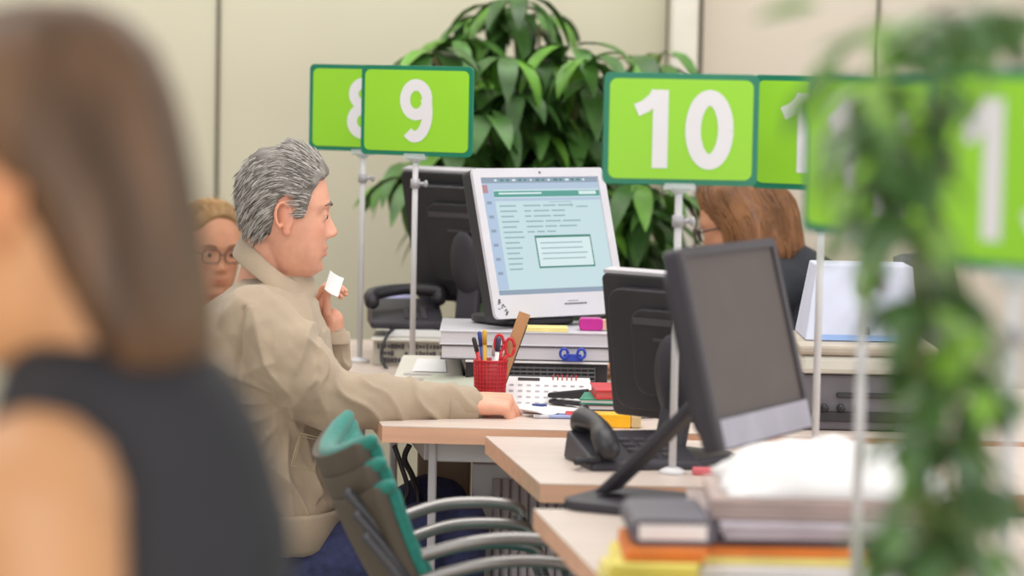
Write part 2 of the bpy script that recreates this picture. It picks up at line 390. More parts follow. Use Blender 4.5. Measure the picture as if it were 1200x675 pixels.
# ------------------------------------------------------------------ monitors
def monitor(label, P, yaw, tilt, W, H, T, mfront, mside, screen='off', base_pts=None, mback=None, bez=.022, chin=.05, stand=True, zfoot=.74, neck=None, footc=None, silver=False, screen_mat=None):
    """P: world centre of the bottom front edge. Local X right, Y depth (away from viewer of the screen), Z up; screen faces local -Y."""
    t = thing('computer_monitor', label, 'monitor', (P[0], P[1], zfoot), yaw)
    dz = P[2]-zfoot
    M = Matrix.Translation((0, 0, dz)) @ Matrix.Rotation(-tilt, 4, 'X')
    A = M @ Matrix.Translation((0, 0, H/2)) @ Matrix.Rotation(PI/2, 4, 'X')   # prism z -> -Y (front)
    b = MB().use(mside); b.prism(rrect(W, H, .012), -T*.45, 0, A)
    b.prism(rrect(W*.86, H*.84, .03), -T*.8, -T*.4, A); b.prism(rrect(W*.55, H*.6, .03), -T, -T*.75, A)
    b.build('housing', None, t, bevel=.003)
    # bezel ring
    ow, oh = W, H; iw, ih = W-2*bez, H-bez-chin; icy = (chin-bez)/2
    b = MB(); o1 = rrect(ow, oh, .012); i1 = [(x, y+icy) for x, y in rrect(iw, ih, .002)]
    vs = [A @ Vector((x, y, .008)) for x, y in o1] + [A @ Vector((x, y, .008)) for x, y in i1] + [A @ Vector((x, y, 0)) for x, y in o1] + [A @ Vector((x, y, 0)) for x, y in i1]
    n = len(o1); fs = []
    for i in range(n):
        j = (i+1) % n; fs += [(i, j, n+j, n+i), (2*n+i, 2*n+j, j, i), (n+i, n+j, 3*n+j, 3*n+i)]
    b.add(vs, fs); b.build('bezel', mfront, t)
    S = A @ Matrix.Translation((0, icy, 0))
    b = MB(); 
    def R(x0, y0, x1, y1, m, z=.003):
        b.use(m); vs = [S @ Vector(((x-.5)*iw, (.5-y)*ih, z)) for x, y in ((x0, y0), (x1, y0), (x1, y1), (x0, y1))]; b.add(vs, [(0, 3, 2, 1)])
    if screen == 'off':
        R(0, 0, 1, 1, screen_mat or mat('dark_screen', '#5d524e', .55, var=.03))  # plain dark screen colour, can be set per monitor
        b.build('screen', None, t)
    else:
        e = lambda n, c, s=.92: mat('screen_'+n, c, .45, spec=.2, emit=s, var=.0)
        bg = e('pale', '#c8e1e6'); top = e('bar', '#b4c8de'); grn = e('green', '#4f9f92'); lf = e('left', '#b2c8e2'); tx = e('text', '#95b4ba'); wht = e('white', '#dbeef0'); dk = e('dark', '#3c8478'); gr = e('grey', '#8fa0b4')
        R(0, 0, 1, 1, bg); R(0, 0, 1, .045, gr, .0032); R(0, .045, 1, .10, top, .0032); R(0, .10, .1, .95, lf, .0032)
        R(.1, .115, 1, .165, grn, .0034); R(0, .955, 1, 1, gr, .0034); R(.0, .06, .055, .13, e('rose', '#b98b92'), .0036); R(.1, .175, 1, .20, top, .0034)
        rr = random.Random(3)
        for k in range(16): x = .12+.05*k; R(x, .012, x+rr.uniform(.015, .035), .03, dk if k % 3 else wht, .0036)
        for k in range(6): R(.03, .2+.12*k, .07, .225+.12*k, gr, .0036)
        for k in range(13):
            y = .235 + .045*k
            R(.13, y, .13+rr.uniform(.08, .17), y+.013, tx, .0036)
            if k < 6:
                x = .33
                for q in range(3): ww = rr.uniform(.05, .16); R(x, y, x+ww, y+.013, tx, .0036); x += ww+.02
        R(.55, .21, .74, .215, tx, .0036); R(.735, .21, .74, .26, tx, .0036); R(.78, .25, .88, .262, tx, .0036)
        R(.38, .50, .86, .78, dk, .0038); R(.39, .52, .85, .765, wht, .0040)
        for k in range(4): R(.42, .56+.045*k, .42+rr.uniform(.3, .4), .57+.045*k, tx, .0042)
        R(.14, .127, .5, .142, wht, .0036); R(.82, .12, .97, .15, wht, .0036)
        b.build('screen', None, t, fix=False)
        b = MB()
        def Q(cx, cy, ww, hh):
            vs = [A @ Vector((cx+sx*ww/2, cy+sy*hh/2, .0088)) for sx, sy in ((-1, -1), (1, -1), (1, 1), (-1, 1))]; b.add(vs, [(0, 1, 2, 3)])
        yy = -H/2 + chin*.52
        x = .01
        for k, ww in enumerate((.006, .004, .007, .003, .006, .005, .004, .007, .004, .006)): Q(x+ww/2, yy, ww, .0035); x += ww+.0012
        Q(.035, yy+.006, .03, .0012)
        b.build('maker_mark', mat('mark_grey', '#6b6b74', .5), t, fix=False)
        b = MB(); rr = random.Random(5)
        for k in range(16): Q(-W/2+.012+rr.uniform(0, .028)*(1-k/22), -H/2+.008+k*.0022, .005, .002)
        b.build('ornament_sticker', mat('sticker', '#34363a', .5), t, fix=False)
        b = MB(); b.lathe([(.001, 0), (.003, 0), (.003, .001), (.001, .001)], (0, 0, 0), 10); 
        for i, v in enumerate(b.v): b.v[i] = A @ (v + Vector((0, H/2-bez/2, .008)))
        b.build('webcam', mat('lens', '#777780', .3), t)
    if silver:
        b = MB(); b.box((0, 0, 0), (W*.94, .003, .044))
        for i, v in enumerate(b.v): b.v[i] = M @ (v + Vector((0, -.009, .025)))
        b.build('lower_trim', mat('silver_trim', '#a9a5b2', .45), t, bevel=.001)
    if mback:
        # details of the rear: raised cover, slots
        b = MB(); b.box((0, 0, 0), (W*.5, .004, .012)); 
        for i, v in enumerate(b.v): b.v[i] = M @ (v + Vector((0, T+.001, H*.72)))
        b.box((0,0,0), (.1, .004, .006)); 
        for i in range(8, 16): b.v[i] = M @ (b.v[i] + Vector((0, T+.001, H*.6)))
        b.build('vent_slot', M_side, t)
        b = MB(); b.box((0, 0, 0), (W*.98, T*.42, .007))
        for i, v in enumerate(b.v): b.v[i] = M @ (v + Vector((0, T*.2, H+.0035)))
        b.build('top_strip', mat('light_strip', '#b9b6bd', .5), t, bevel=.001)
        b = MB(); 
        b.ell((0, 0, 0), (.045, .022, .085)); 
        for i, v in enumerate(b.v): b.v[i] = M @ (v + Vector((0, T+.01, H*.34)))
        b.build('hinge_cover', mback, t)
    if stand:
        fx, fy = footc or (0, T*.9+.06)
        b = MB(); top = M @ Vector((0, T*.8, H*.35)); bt = Vector((fx, fy, .02)) if neck is None else Vector(neck)
        d = bt-top
        b.rings([[Vector((sx*.03*s+ (top.x if k == 0 else bt.x), (top if k == 0 else bt).y + sy*.012, (top if k == 0 else bt).z)) for sx, sy, s in ((-1, -1, 1), (1, -1, 1), (1, 1, 1), (-1, 1, 1))] for k in (0, 1)], smooth=False)
        b.build('neck', mback or mside, t, bevel=.006)
        b = MB(); b.prism([(x+fx, y+fy*.85) for x, y in rrect(.2, .17, .05)], 0, .016); b.build('foot', mback or mside, t, bevel=.004)
    return t
# white monitor facing the camera
yaw = .70
MW = monitor('white-framed monitor showing a pale teal form on its screen', at(657, 371, 6.36), yaw, .28, .372, .325, .065, M_white, M_black, 'on', zfoot=.885, chin=.05, bez=.020, footc=(-.02, .12))
monitor('black monitor seen from behind, left of the white-framed screen', at(577, 352, 7.02), PI-.62, .24, .40, .315, .07, M_black, M_black, 'off', zfoot=.8212, mback=M_black2, footc=(0, .10))
monitor('black monitor seen from behind, right of the white-framed screen', at(824, 492, 5.34), PI-.70, .17, .37, .265, .06, M_side, M_black, 'off', zfoot=.74, mback=M_black2, footc=(0, .10))
monitor('large dark monitor with a blank brown-grey screen behind the telephone', at(897, 516, 4.60), 1.10, .25, .375, .312, .055, M_side, M_black2, 'off', zfoot=.74, bez=.014, chin=.050, silver=True, footc=(-.0, .27), screen_mat=mat('dark_screen_gloss', '#5c5350', .6, var=.03))

# ------------------------------------------------------------------ desk equipment
def boxthing(name, label, cat, c, d, m, rz=0, bevel=.002, group=None):
    t = MB(); t.box((0, 0, d[2]/2), d); o = t.build(name, m, bevel=bevel); o.location = c; o.rotation_euler = (0, 0, rz); return tag(o, label, cat, group)

# black PC under the binders
pc0, pc1 = at(545, 450, 6.2).x, at(712, 450, 6.2).x
t = thing('desktop_computer', 'flat black desktop computer with front grille under the white binders', 'computer', ((pc0+pc1)/2, 6.2, .74))
wd = pc1-pc0
b = MB(); b.box((0, .2, .04), (wd, .36, .076)); 
b.build('case', M_black, t, bevel=.004)
b = MB(); b.box((0, .19, .079), (wd, .37, .004)); b.build('top_cover', M_paper, t)
b = MB()
for k in range(7): b.box((.03, .0155, .016+.0085*k), (wd*.62, .008, .0035))
for k in range(14): b.box((.03-wd*.31+wd*.62*k/13, .0165, .042), (.002, .008, .056))
b.build('front_grille', mat('grille_grey', '#6a686c', .5), t)
# binders on top
def binder(label, c, d, rz, spine=True):
    t = thing('document_binder', label, 'binder', c, rz)
    b = MB(); b.box((0, 0, d[2]/2), (d[0]-.006, d[1]-.006, d[2]-.006)); b.build('pages', mat('page_block', '#cfcdd4', .7, var=.05, scale=40, stretch=(.2, .2, 30)), t)
    b = MB(); b.box((0, 0, .0015), (d[0], d[1], .003)); b.box((0, 0, d[2]-.0015), (d[0], d[1], .003)); b.box((d[0]/2-.0015, 0, d[2]/2), (.003, d[1], d[2]))
    b.build('cover', M_side if spine else M_white, t, bevel=.001)
    return t
bx = (at(516, 400, 6.2).x + at(716, 400, 6.2).x)/2; bw = at(716, 400, 6.2).x - at(516, 400, 6.2).x
binder('thick grey-white binder lying directly on the black computer', (bx, 6.36, .821), (bw, .3, .031), 0)
binder('thick grey-white binder on top of the pair, under the yellow pad', (bx-.002, 6.36, .852), (bw+.002, .3, .030), .005, False)
b = MB(); b.box((0, 0, .004), (.1, .07, .008)); o = b.build('note_pad', mat('pale_yellow', '#e9dc92', .7)); o.location = (at(637, 395, 6.26).x, 6.25, .8825); tag(o, 'pale yellow note pad on the upper binder in front of the white monitor', 'note pad')
o['label'] = 'pale yellow note pad on the upper binder in front of the white monitor'
p = at(692, 396, 6.28)
b = MB(); b.prism(rrect(.05, .026, .008), -.02, .02, Matrix.Rotation(PI/2, 4, 'X')); o = b.build('correction_tape', mat('magenta_plastic', '#b8208a', .35), bevel=.002); o.location = (p.x, 6.28, .8955); tag(o, 'bright magenta plastic case on the binders right of the yellow pad', 'stationery')
b = MB(); b.box((0.03, 0, 0.0), (.012, .03, .02)); b.build('end_cap', mat('peach_plastic', '#e0b49c', .5), o)
# blue clip / glasses-like object on binder edge
p = at(671, 419, 6.19)
t = thing('binder_clip', 'blue clip with two loops hanging at the binder front edge', 'clip', (p.x, 6.200, p.z-.01))
b = MB(); b.prism([(-.022, -.008), (.022, -.008), (.018, .006), (-.018, .006)], -.008, .004, Matrix.Translation((0, -.004, .01)) @ Matrix.Rotation(PI/2, 4, 'X')); b.build('clip_body', mat('blue_plastic', '#2c47b8', .35), t, bevel=.001)
for s in (-1, 1):
    b = MB(); b.tube([(s*.018+.008*math.cos(a), -.010, .018+.010*math.sin(a)) for a in [2*PI*k/14 for k in range(15)]], .003, 8); b.build('loop', mat('blue_plastic', '#2c47b8', .35), t)

# rear PC (left) with perforated side
q0, q1 = at(437, 420, 6.86).x, at(552, 420, 6.86).x
t = thing('desktop_computer', 'cream desktop computer with perforated side under the black telephone', 'computer', ((q0+q1)/2, 6.86, .74))
wd = q1-q0
b = MB(); b.box((0, .2, .029), (wd, .4, .058)); b.build('case', mat('putty_plastic', '#b9b4a6', .5), t, bevel=.003)
b = MB(); b.box((0, .195, .0605), (wd+.01, .42, .006)); b.build('top_cover', M_cream, t, bevel=.002)
b = MB(); rr = random.Random(2)
b.use(M_side)
for k in range(26):
    for r_ in range(3):
        if rr.random() < .8: b.box((-wd/2+.012+k*(wd-.024)/25, -.001, .013+.016*r_), (rr.uniform(.004, .008), .004, rr.uniform(.006, .013)))
b.build('port_panel', None, t)
t2 = MB(); t2.box((0, 0, .008), (wd*.97, .3, .016)); o = t2.build('paper_ream', M_paper, bevel=.001); o.location = ((q0+q1)/2+.03, 7.04, .8045); tag(o, 'white paper stack between the cream computer and black telephone', 'paper')

# black telephone
p = at(476, 392, 7.05)
t = thing('desk_telephone', 'black desk telephone on the papers behind the sign 9 pole', 'telephone', (p.x, 6.98, .8215), .1)
b = MB(); 
b.add([(-.085, -.08, 0), (.085, -.08, 0), (.085, .1, 0), (-.085, .1, 0), (-.085, -.08, .018), (.085, -.08, .018), (.085, .1, .06), (-.085, .1, .06)], [(0, 3, 2, 1), (4, 5, 6, 7), (0, 1, 5, 4), (1, 2, 6, 5), (2, 3, 7, 6), (3, 0, 4, 7)])
b.build('base', M_black2, t, bevel=.006)
b = MB(); limb(b, [(-.08, -.02, .058), (-.075, .0, .075), (0.0, .03, .085), (.075, .03, .082), (.08, .02, .065)], [.018, .017, .013, .017, .018], 12); b.build('handset', M_black, t)
b = MB()
for i in range(3):
    for j in range(4): b.box((.0+.02*i, -.055+.02*j, .027+.0046*j*1), (.013, .012, .008))
b.build('keypad', M_side, t, bevel=.001)
cable([at(462, 384, 6.9), at(452, 396, 6.82), at(447, 418, 6.80), at(455, 436, 6.78)], .004, 'thin black cord dropping from the black telephone beside sign 9 pole')
# fanned lavender paper
def sheet(name, label, c, d, rz, m=M_paper, tilt=(0, 0), curl=.0, th=.0012, group=None, n=6):
    b = MB(); P = []
    for k in range(n+1):
        u = k/n - .5
        P.append((u*d[0], curl*(4*u*u)))
    top = []; vs = []
    for (x, z) in P:
        for y in (-d[1]/2, d[1]/2): vs.append(Vector((x, y, z+th))); vs.append(Vector((x, y, z)))
    fs = []
    for k in range(n):
        a = 4*k; fs += [(a, a+4, a+6, a+2), (a+1, a+3, a+7, a+5), (a, a+1, a+5, a+4), (a+2, a+6, a+7, a+3)]
    fs += [(0, 2, 3, 1), (4*n, 4*n+1, 4*n+3, 4*n+2)]
    b.add(vs, fs); o = b.build(name, m); o.location = c; o.rotation_euler = (tilt[0], tilt[1], rz); return tag(o, label, 'paper', group)
p = at(464, 352, 7.22)
sheet('paper_sheet', 'curled lavender sheet leaning up behind the black telephone', (p.x, 7.2, p.z-.02), (.1, .15, 0), .3, mat('lavender_paper', '#a9a9cf', .7), (.35, -.35), .02)
p = at(428, 399, 6.8)
# white wedge device (document stand)
d0 = onz(500, 452)
t = thing('desk_console', 'off-white wedge-shaped desk device beside the red pen cup', 'device', (d0.x+.005, d0.y+.0, .74), -.04); t.scale = (1.15, 1, 1.15)
Mx = Matrix.Rotation(0, 4, 'X')
b = MB(); b.add([(-.07, -.07, 0), (.075, -.07, 0), (.075, .09, 0), (-.07, .09, 0), (-.062, -.066, .022), (.068, -.066, .022), (.055, .06, .052), (-.055, .06, .052), (.055, .085, .05), (-.055, .085, .05)],
 [(0, 3, 2, 1), (0, 1, 5, 4), (4, 5, 6, 7), (7, 6, 8, 9), (9, 8, 2, 3), (1, 2, 8, 6, 5), (0, 4, 7, 9, 3)])
b.build('body', M_cream, t, bevel=.004)
b = MB(); b.add([(-.03, -.045, .031), (.035, -.045, .031), (.028, .035, .0485), (-.025, .035, .0485)], [(0, 1, 2, 3)]); b.box((.0, -.052, .0275), (.09, .006, .004))
b.build('label_panel', M_paper, t)
# grey-green clipboard leaning toward the hand
t = thing('clipboard', 'pale grey-green board with white edge between the wedge device and pen cup', 'clipboard', onz(566, 462) + Vector((-.065, -.15, 0)), -.55)
b = MB(); b.add([(-.1, -.07, 0), (.06, -.07, 0), (.06, .09, .0), (-.1, .09, .0), (-.1, -.07, .006), (.06, -.07, .006), (.06, .09, .045), (-.1, .09, .045)], [(0, 3, 2, 1), (4, 5, 6, 7), (0, 1, 5, 4), (1, 2, 6, 5), (2, 3, 7, 6), (3, 0, 4, 7)]); b.build('board', mat('grey_green_plastic', '#c3c8b8', .5), t, bevel=.002)
b = MB(); b.box((.062, .01, .016), (.004, .16, .006), Matrix.Rotation(.24, 3, 'X')); b.build('edge_strip', M_paper, t)

# pen cup
pc = at(574, 472, 6.08)
t = thing('pen_cup', 'red mesh pen cup full of pens in front of the black computer', 'pen cup', (pc.x, 6.07, .74))
b = MB(); r0, r1, hh = .030, .034, .095
b.lathe([(r0-.002, .0), (r0, .001), (r1, hh), (r1-.002, hh), (r0-.003, .004), (.001, .004)], (0, 0, 0), 28); b.build('cup', mat('red_mesh', '#b01f2c', .45, alpha=.72), t)
b = MB()
for k in range(28):
    a = 2*PI*k/28; b.tube([(r0*math.cos(a), r0*math.sin(a), .002), ((r1+.0005)*math.cos(a), (r1+.0005)*math.sin(a), hh)], .0009, 5)
for k in range(12):
    z = .005+hh*k/12; r = lerp(r0, r1, k/12)+.0005; b.tube([(r*math.cos(2*PI*q/28), r*math.sin(2*PI*q/28), z) for q in range(29)], .0008, 5)
b.tube([(r1*math.cos(2*PI*q/28), r1*math.sin(2*PI*q/28), hh) for q in range(29)], .002, 6)
b.build('mesh_wires', M_red, t)
def pen(name, label, cat, bx_, by_, tx_, ty_, L, r, m, tip=None, tipl=.03):
    base = Vector((pc.x+bx_, 6.07+by_, .746)); d = Vector((tx_, ty_, 1)).normalized()
    o = thing(name, label, cat, base)
    b = MB(); b.tube([Vector((0, 0, 0)), d*(L-tipl)], r, 10); b.build('barrel', m, o)
    b = MB(); b.tube([d*(L-tipl), d*(L-.004), d*L], [r*1.12, r*1.12, r*.6], 10); b.build('cap', tip or m, o)
pen('pen', 'dark-capped red pen leaning left in the red cup', 'pen', .0, -.006, -.26, -.1, .142, .0042, M_red, M_black)
pen('pen', 'blue pen leaning left in the red cup', 'pen', -.004, .006, -.14, .05, .148, .004, mat('blue_pen', '#34459a', .4))
pen('pencil', 'yellow pencil standing upright in the red cup', 'pencil', -.009, -.002, -.03, -.05, .152, .0042, mat('yellow_pencil', '#d8a82c', .5))
pen('pen', 'white pen with dark blue cap in the red cup', 'pen', .005, -.008, .08, -.1, .14, .0046, M_paper, mat('navy_cap', '#39405e', .4))
pen('marker', 'thicker white marker in the red cup', 'marker', .004, .002, .04, .0, .128, .0055, M_white)
t = thing('ruler', 'wooden ruler leaning right out of the red cup', 'ruler', (pc.x+.004, 6.07, .746))
R = Matrix.Rotation(.33, 3, 'Y') @ Matrix.Rotation(.25, 3, 'Z'); b = MB(); b.box(R @ Vector((0, 0, .1)), (.024, .003, .195), R); b.build('blade', mat('wood_ruler', '#b98a60', .55), t)
b = MB(); b.box(R @ Vector((.013, .001, .09)), (.003, .004, .17), R); b.build('dark_edge', M_black, t)
t = thing('scissors', 'scissors with red handles standing in the red cup', 'scissors', (pc.x+.016, 6.058, .746))
b = MB(); b.box((.004, -.004, .045), (.008, .0015, .09)); b.box((.004, -.0055, .045), (.006, .0015, .09)); b.build('blades', M_chrome, t)
for s, zz in ((-1, .125), (1, .118)):
    b = MB(); c = Vector((.012+s*.011, -.005, zz)); b.tube([c + Vector((.009*math.cos(a), 0, .018*math.sin(a))) for a in [2*PI*k/16 for k in range(17)]], .0032, 8)
    b.tube([c + Vector((-s*.004, 0, -.016)), (.004, -.005, .085)], .0035, 8); b.build('handle', M_red, t)

# desk calendar, papers
def tentcal(p, rz):
    t = thing('desk_calendar', 'white desk calendar with red spiral binding on the desk', 'calendar', p, rz)
    b = MB(); b.add([(-.10, -.05, 0), (.10, -.05, 0), (.085, .0, .055), (-.085, .0, .055), (-.10, .05, 0), (.10, .05, 0)], [(0, 1, 2, 3), (3, 2, 5, 4)])
    o = b.build('leaf', M_paper, t); s = o.modifiers.new('s', 'SOLIDIFY'); s.thickness = .002
    b = MB(); b.box((-.04, -.006, .0505), (.045, .003, .006)); b.build('date_window', M_side, t)
    b = MB()
    for k in range(6):
        c = Vector((.01+.0095*k, 0, .054)); b.tube([c + Vector((0, .006*math.cos(a), .006*math.sin(a))) for a in [2*PI*q/12 for q in range(13)]], .0012, 6)
    b.build('spiral', M_red, t)
    b = MB()
    for i in range(9):
        for j in range(4): b.box((-.075+.018*i, -.046+.010*j, .0065+.011*j), (.009, .002, .003))
    b.build('printed_dates', mat('print_grey', '#d3d1d9', .6), t)
tentcal(onz(642, 473), -.05)
sheet('paper_sheet', 'white paper beside the man\'s fist on the desk', onz(622, 476)+Vector((0, 0, .002)), (.16, .12, 0), .3)
sheet('paper_sheet', 'white paper with a curled corner in front of the calendar', onz(658, 484)+Vector((0, 0, .004)), (.16, .1, 0), -.25, curl=.004)
sheet('paper_sheet', 'folded white slip by the fingertips of the man', onz(634, 488)+Vector((0, 0, .006)), (.07, .06, 0), .7, curl=.008)
b = MB(); b.prism(rrect(.03, .012, .003), 0, .006); o = b.build('eraser', mat('navy_plastic', '#3c4c86', .5), bevel=.001); o.location = onz(632, 480)+Vector((0, 0, .006)); tag(o, 'small blue rectangle lying on the white papers', 'eraser')
# stapler
t = thing('stapler', 'black stapler lying on the papers before the calendar', 'stapler', onz(668, 478)+Vector((0, 0, .006)), -.55)
b = MB(); b.box((0, 0, .005), (.09, .026, .008)); b.build('base', M_black, t, bevel=.003)
b = MB(); b.add([(-.05, -.011, .012), (.045, -.011, .016), (.045, .011, .016), (-.05, .011, .012), (-.05, -.009, .022), (.04, -.010, .036), (.04, .010, .036), (-.05, .009, .022)], [(0, 3, 2, 1), (4, 5, 6, 7), (0, 1, 5, 4), (1, 2, 6, 5), (2, 3, 7, 6), (3, 0, 4, 7)]); b.build('arm', M_black, t, bevel=.004)
b = MB(); b.tube([(.035, -.014, .016), (.035, .014, .016)], .004, 10); b.build('hinge', M_metal, t)
# notebooks
def pile(name, base, items, cat='notebook'):
    z = base.z
    for (lab, m, d, rz, dx, dy, sp) in items:
        t = MB(); t.use(m); t.box((0, 0, .0012), (d[0], d[1], .0024)); t.box((0, 0, d[2]-.0012), (d[0], d[1], .0024)); t.use(sp); t.box((0, 0, d[2]/2), (d[0]-.006, d[1]-.006, d[2]-.004))
        o = t.build(name, None, bevel=0); o.location = (base.x+dx, base.y+dy, z); o.rotation_euler = (0, 0, rz); tag(o, lab, cat); z += d[2] + .0003
    return z
M_gr = mat('green_cover', '#2f8a6c', .5); M_redc = mat('red_cover', '#c83038', .45)
zt = pile('notebook', onz(716, 486), [
 ('grey notebook at the bottom of the pile right of the stapler', mat('grey_cover', '#7c7478', .5), (.13, .16, .014), .1, .01, .02, M_paper),
 ('white-paged notebook second from the bottom of the small pile', M_side, (.13, .16, .012), .02, .015, .02, M_paper),
 ('green-covered notebook under the red one', M_gr, (.135, .16, .010), -.1, .01, .02, M_paper),
 ('red-covered notebook on top of the green one', M_redc, (.115, .15, .018), .05, .02, .02, mat('red_pages', '#cf5a58', .6))])
b = MB(); b.prism(rrect(.07, .03, .004), 0, .004); o = b.build('plastic_wallet', M_clear, bevel=.001); p = onz(700, 470); o.location = (p.x-.02, p.y, .80); o.rotation_euler = (0, 0, .8)
bpy.data.objects.remove(o)
# red strip folder, pens and yellow box at the front right
b = MB(); b.box((0, 0, .004), (.15, .06, .008)); o = b.build('pencil_case', M_redc, bevel=.003); o.location = onz(706, 489)+Vector((0, 0, .0)); o.rotation_euler = (0, 0, -.04); tag(o, 'flat red case on the desk behind the yellow box', 'pencil case')
def lyingpen(lab, px, py, rz, m, L=.13, r=.004, m2=None):
    o = thing('pen', lab, 'pen', onz(px, py)+Vector((0, 0, r)), rz)
    b = MB(); b.tube([(-L/2, 0, 0), (L/2*.4, 0, 0)], r, 10); b.tube([(L/2*.4, 0, 0), (L/2*.9, 0, 0), (L/2, 0, 0)], [r, r*.8, r*.2], 10); b.build('barrel', m, o)
    b = MB(); b.tube([(-L/2-.001, 0, 0), (-L/2+.03, 0, 0)], r*1.1, 10); b.build('cap', m2 or M_white, o)
lyingpen('clear pen with pale tip lying nearer the desk edge', 664, 491, .02, mat('clear_blue', '#9aa6d0', .3))
lyingpen('blue-grey pen lying behind the clear pen', 672, 489, .12, mat('steel_blue', '#6c7bb4', .35))
t = thing('glue_stick_box', 'bright yellow box with a clear end on the desk edge', 'box', onz(722, 500)+Vector((0, 0, 0)), -.03)
b = MB(); b.box((-.01, 0, .0135), (.075, .05, .027)); b.build('body', mat('bright_yellow', '#f2b316', .45), t, bevel=.003)
b = MB(); b.box((.038, 0, .0125), (.02, .045, .024)); b.build('end', mat('tan_plastic', '#c9b184', .5), t, bevel=.003)
b = MB(); b.ell((0, 0, .0), (.013, .013, .028)); b.ell((0, 0, .03), (.010, .010, .012)); o = b.build('figurine', mat('peach_rubber', '#e6bfa0', .5)); o.location = (at(712, 440, 6.0).x, 6.02, .768); 
o.location = (at(713, 440, 6.12).x+.02, 6.10, .768)
tag(o, 'small peach-coloured stubby ornament at the right of the black computer', 'ornament')

# black telephone with handset on desk 2
p = onz(742, 548)
t = thing('desk_telephone', 'black desk telephone on the nearer desk below the monitors', 'telephone', (p.x, p.y+.05, .74), .25); t.scale = (.92, .92, .85)
b = MB(); b.add([(-.11, -.10, 0), (.11, -.10, 0), (.11, .1, 0), (-.11, .1, 0), (-.105, -.095, .018), (.105, -.095, .018), (.105, .095, .06), (-.105, .095, .06)], [(0, 3, 2, 1), (4, 5, 6, 7), (0, 1, 5, 4), (1, 2, 6, 5), (2, 3, 7, 6), (3, 0, 4, 7)])
b.build('base', M_black2, t, bevel=.006)
b = MB(); limb(b, [(-.075, -.09, .045), (-.078, -.07, .066), (-.07, 0.0, .082), (-.078, .07, .086), (-.075, .09, .07)], [.024, .024, .017, .024, .024], 14); b.build('handset', M_black, t)
b = MB()
for i in range(3):
    for j in range(4): b.box((-.01+.03*i, -.065+.03*j, .027+.0063*j), (.02, .018, .008))
b.build('keypad', M_side, t, bevel=.001)
P, Rr = [], []
for k in range(161):
    u = k/160; c = Vector((-.09-.045*math.sin(PI*u), -.09+.19*u*0.4-.03*math.sin(PI*u), .014+.03*(1-u)*0.3)); a = k*.9
    P.append(c + Vector((0, math.cos(a)*.006, math.sin(a)*.006)))
b = MB(); b.tube(P, .0022, 6); b.build('coiled_cord', M_black, t)

# ------------------------------------------------------------------ right side equipment (printer, tray)
x0, x1 = at(938, 500, 5.72).x, at(1100, 500, 5.72).x
t = thing('laser_printer', 'dark grey printer with cream lid carrying the lavender paper box', 'printer', ((x0+x1)/2, 5.78, .74)); wd = x1-x0
b = MB(); b.box((.0, .16, .055), (wd-.01, .34, .108)); b.build('body', mat('printer_grey', '#716d74', .5), t, bevel=.006)
b = MB(); b.box((0, -.012, .028), (wd-.03, .012, .02)); b.box((.02, -.014, .07), (wd*.6, .01, .01)); b.build('paper_slot', M_black, t, bevel=.002)
b = MB()
for k in range(3): b.tube([(-wd/2+.05+.032*k, -.012, .045), (-wd/2+.05+.032*k, -.024, .045)], .008, 12)
b.build('button', M_black, t)
b = MB(); b.prism([(-wd/2, -.03), (wd/2, -.03), (wd/2, .34), (-wd/2, .34)], .112, .148); b.build('lid', M_cream, t, bevel=.01)
b = MB(); b.prism([(-wd/2-.004, -.034), (wd/2, -.034), (wd/2, .3), (-wd/2-.004, .3)], .149, .168); b.build('lid_rim', mat('tan_plastic2', '#b7ab9c', .5), t, bevel=.006)
x0, x1 = at(952, 400, 5.7).x, at(1090, 400, 5.7).x; cx = (x0+x1)/2; wb = x1-x0
t = thing('paper_box', 'lavender-white open paper box with a small black square on its front', 'box', (cx, 5.84, .909))
b = MB(); zz = .145
b.add([(-wb/2, 0, 0), (wb/2, 0, 0), (wb/2, .22, 0), (-wb/2, .22, 0), (-wb/2+.025, .06, zz), (wb/2-.01, .06, zz), (wb/2-.01, .21, zz), (-wb/2+.025, .21, zz)], [(0, 3, 2, 1), (4, 5, 6, 7), (0, 1, 5, 4), (1, 2, 6, 5), (2, 3, 7, 6), (3, 0, 4, 7)])
b.build('body', M_paperb, t, bevel=.003)
b = MB(); b.add([(-wb/2+.02, .0, .001), (wb/2, 0, .001), (wb/2, .003, .012), (-wb/2+.02, .003, .012)], [(0, 1, 2, 3)]);
for i in range(4): b.v[i] += Vector((0, -.002, 0))
b.build('blue_edge', mat('sky_blue', '#93b1e6', .5), t)
R = Matrix.Rotation(-.39, 3, 'X'); b = MB(); b.box((.005, .0075, .02), (.018, .004, .016), R); b.build('black_label', M_black, t)

# binder clip standing dark item + chair back of woman 3 later

# ------------------------------------------------------------------ heap on the nearest desk
M_manila = mat('manila', '#cfc0b2', .7); M_or = mat('orange_cover', '#dd7a28', .5); M_ylw = mat('yellow_paper', '#e8d982', .65)
M_gb = mat('slate_binder', '#5e5a66', .5); M_pk = mat('pinkish_paper', '#c9b8b4', .7)
def stack(base, items, name='folder', group=None):
    z = base[2]
    for lab, m, d, rz, dx, dy in items:
        b = MB(); nl = max(1, int(d[2]/.006)); rr = random.Random(len(lab))
        if d[2] > .012:
            b.use(m)
            k = 0
            for k in range(nl):
                b.box((rr.uniform(-.003, .003), rr.uniform(-.003, .003), (k+.5)*d[2]/nl), (d[0], d[1], d[2]/nl*.93), Matrix.Rotation(rr.uniform(-.02, .02), 3, 'Z'))
        else: b.use(m); b.box((0, 0, d[2]/2), d)
        o = b.build(name, None, bevel=.0008); o.location = (base[0]+dx, base[1]+dy, z); o.rotation_euler = (0, 0, rz); tag(o, lab, 'paper stack' if d[2] > .012 else 'folder'); z += d[2]+.0006
    return z
A0 = at(765, 668, 3.95)
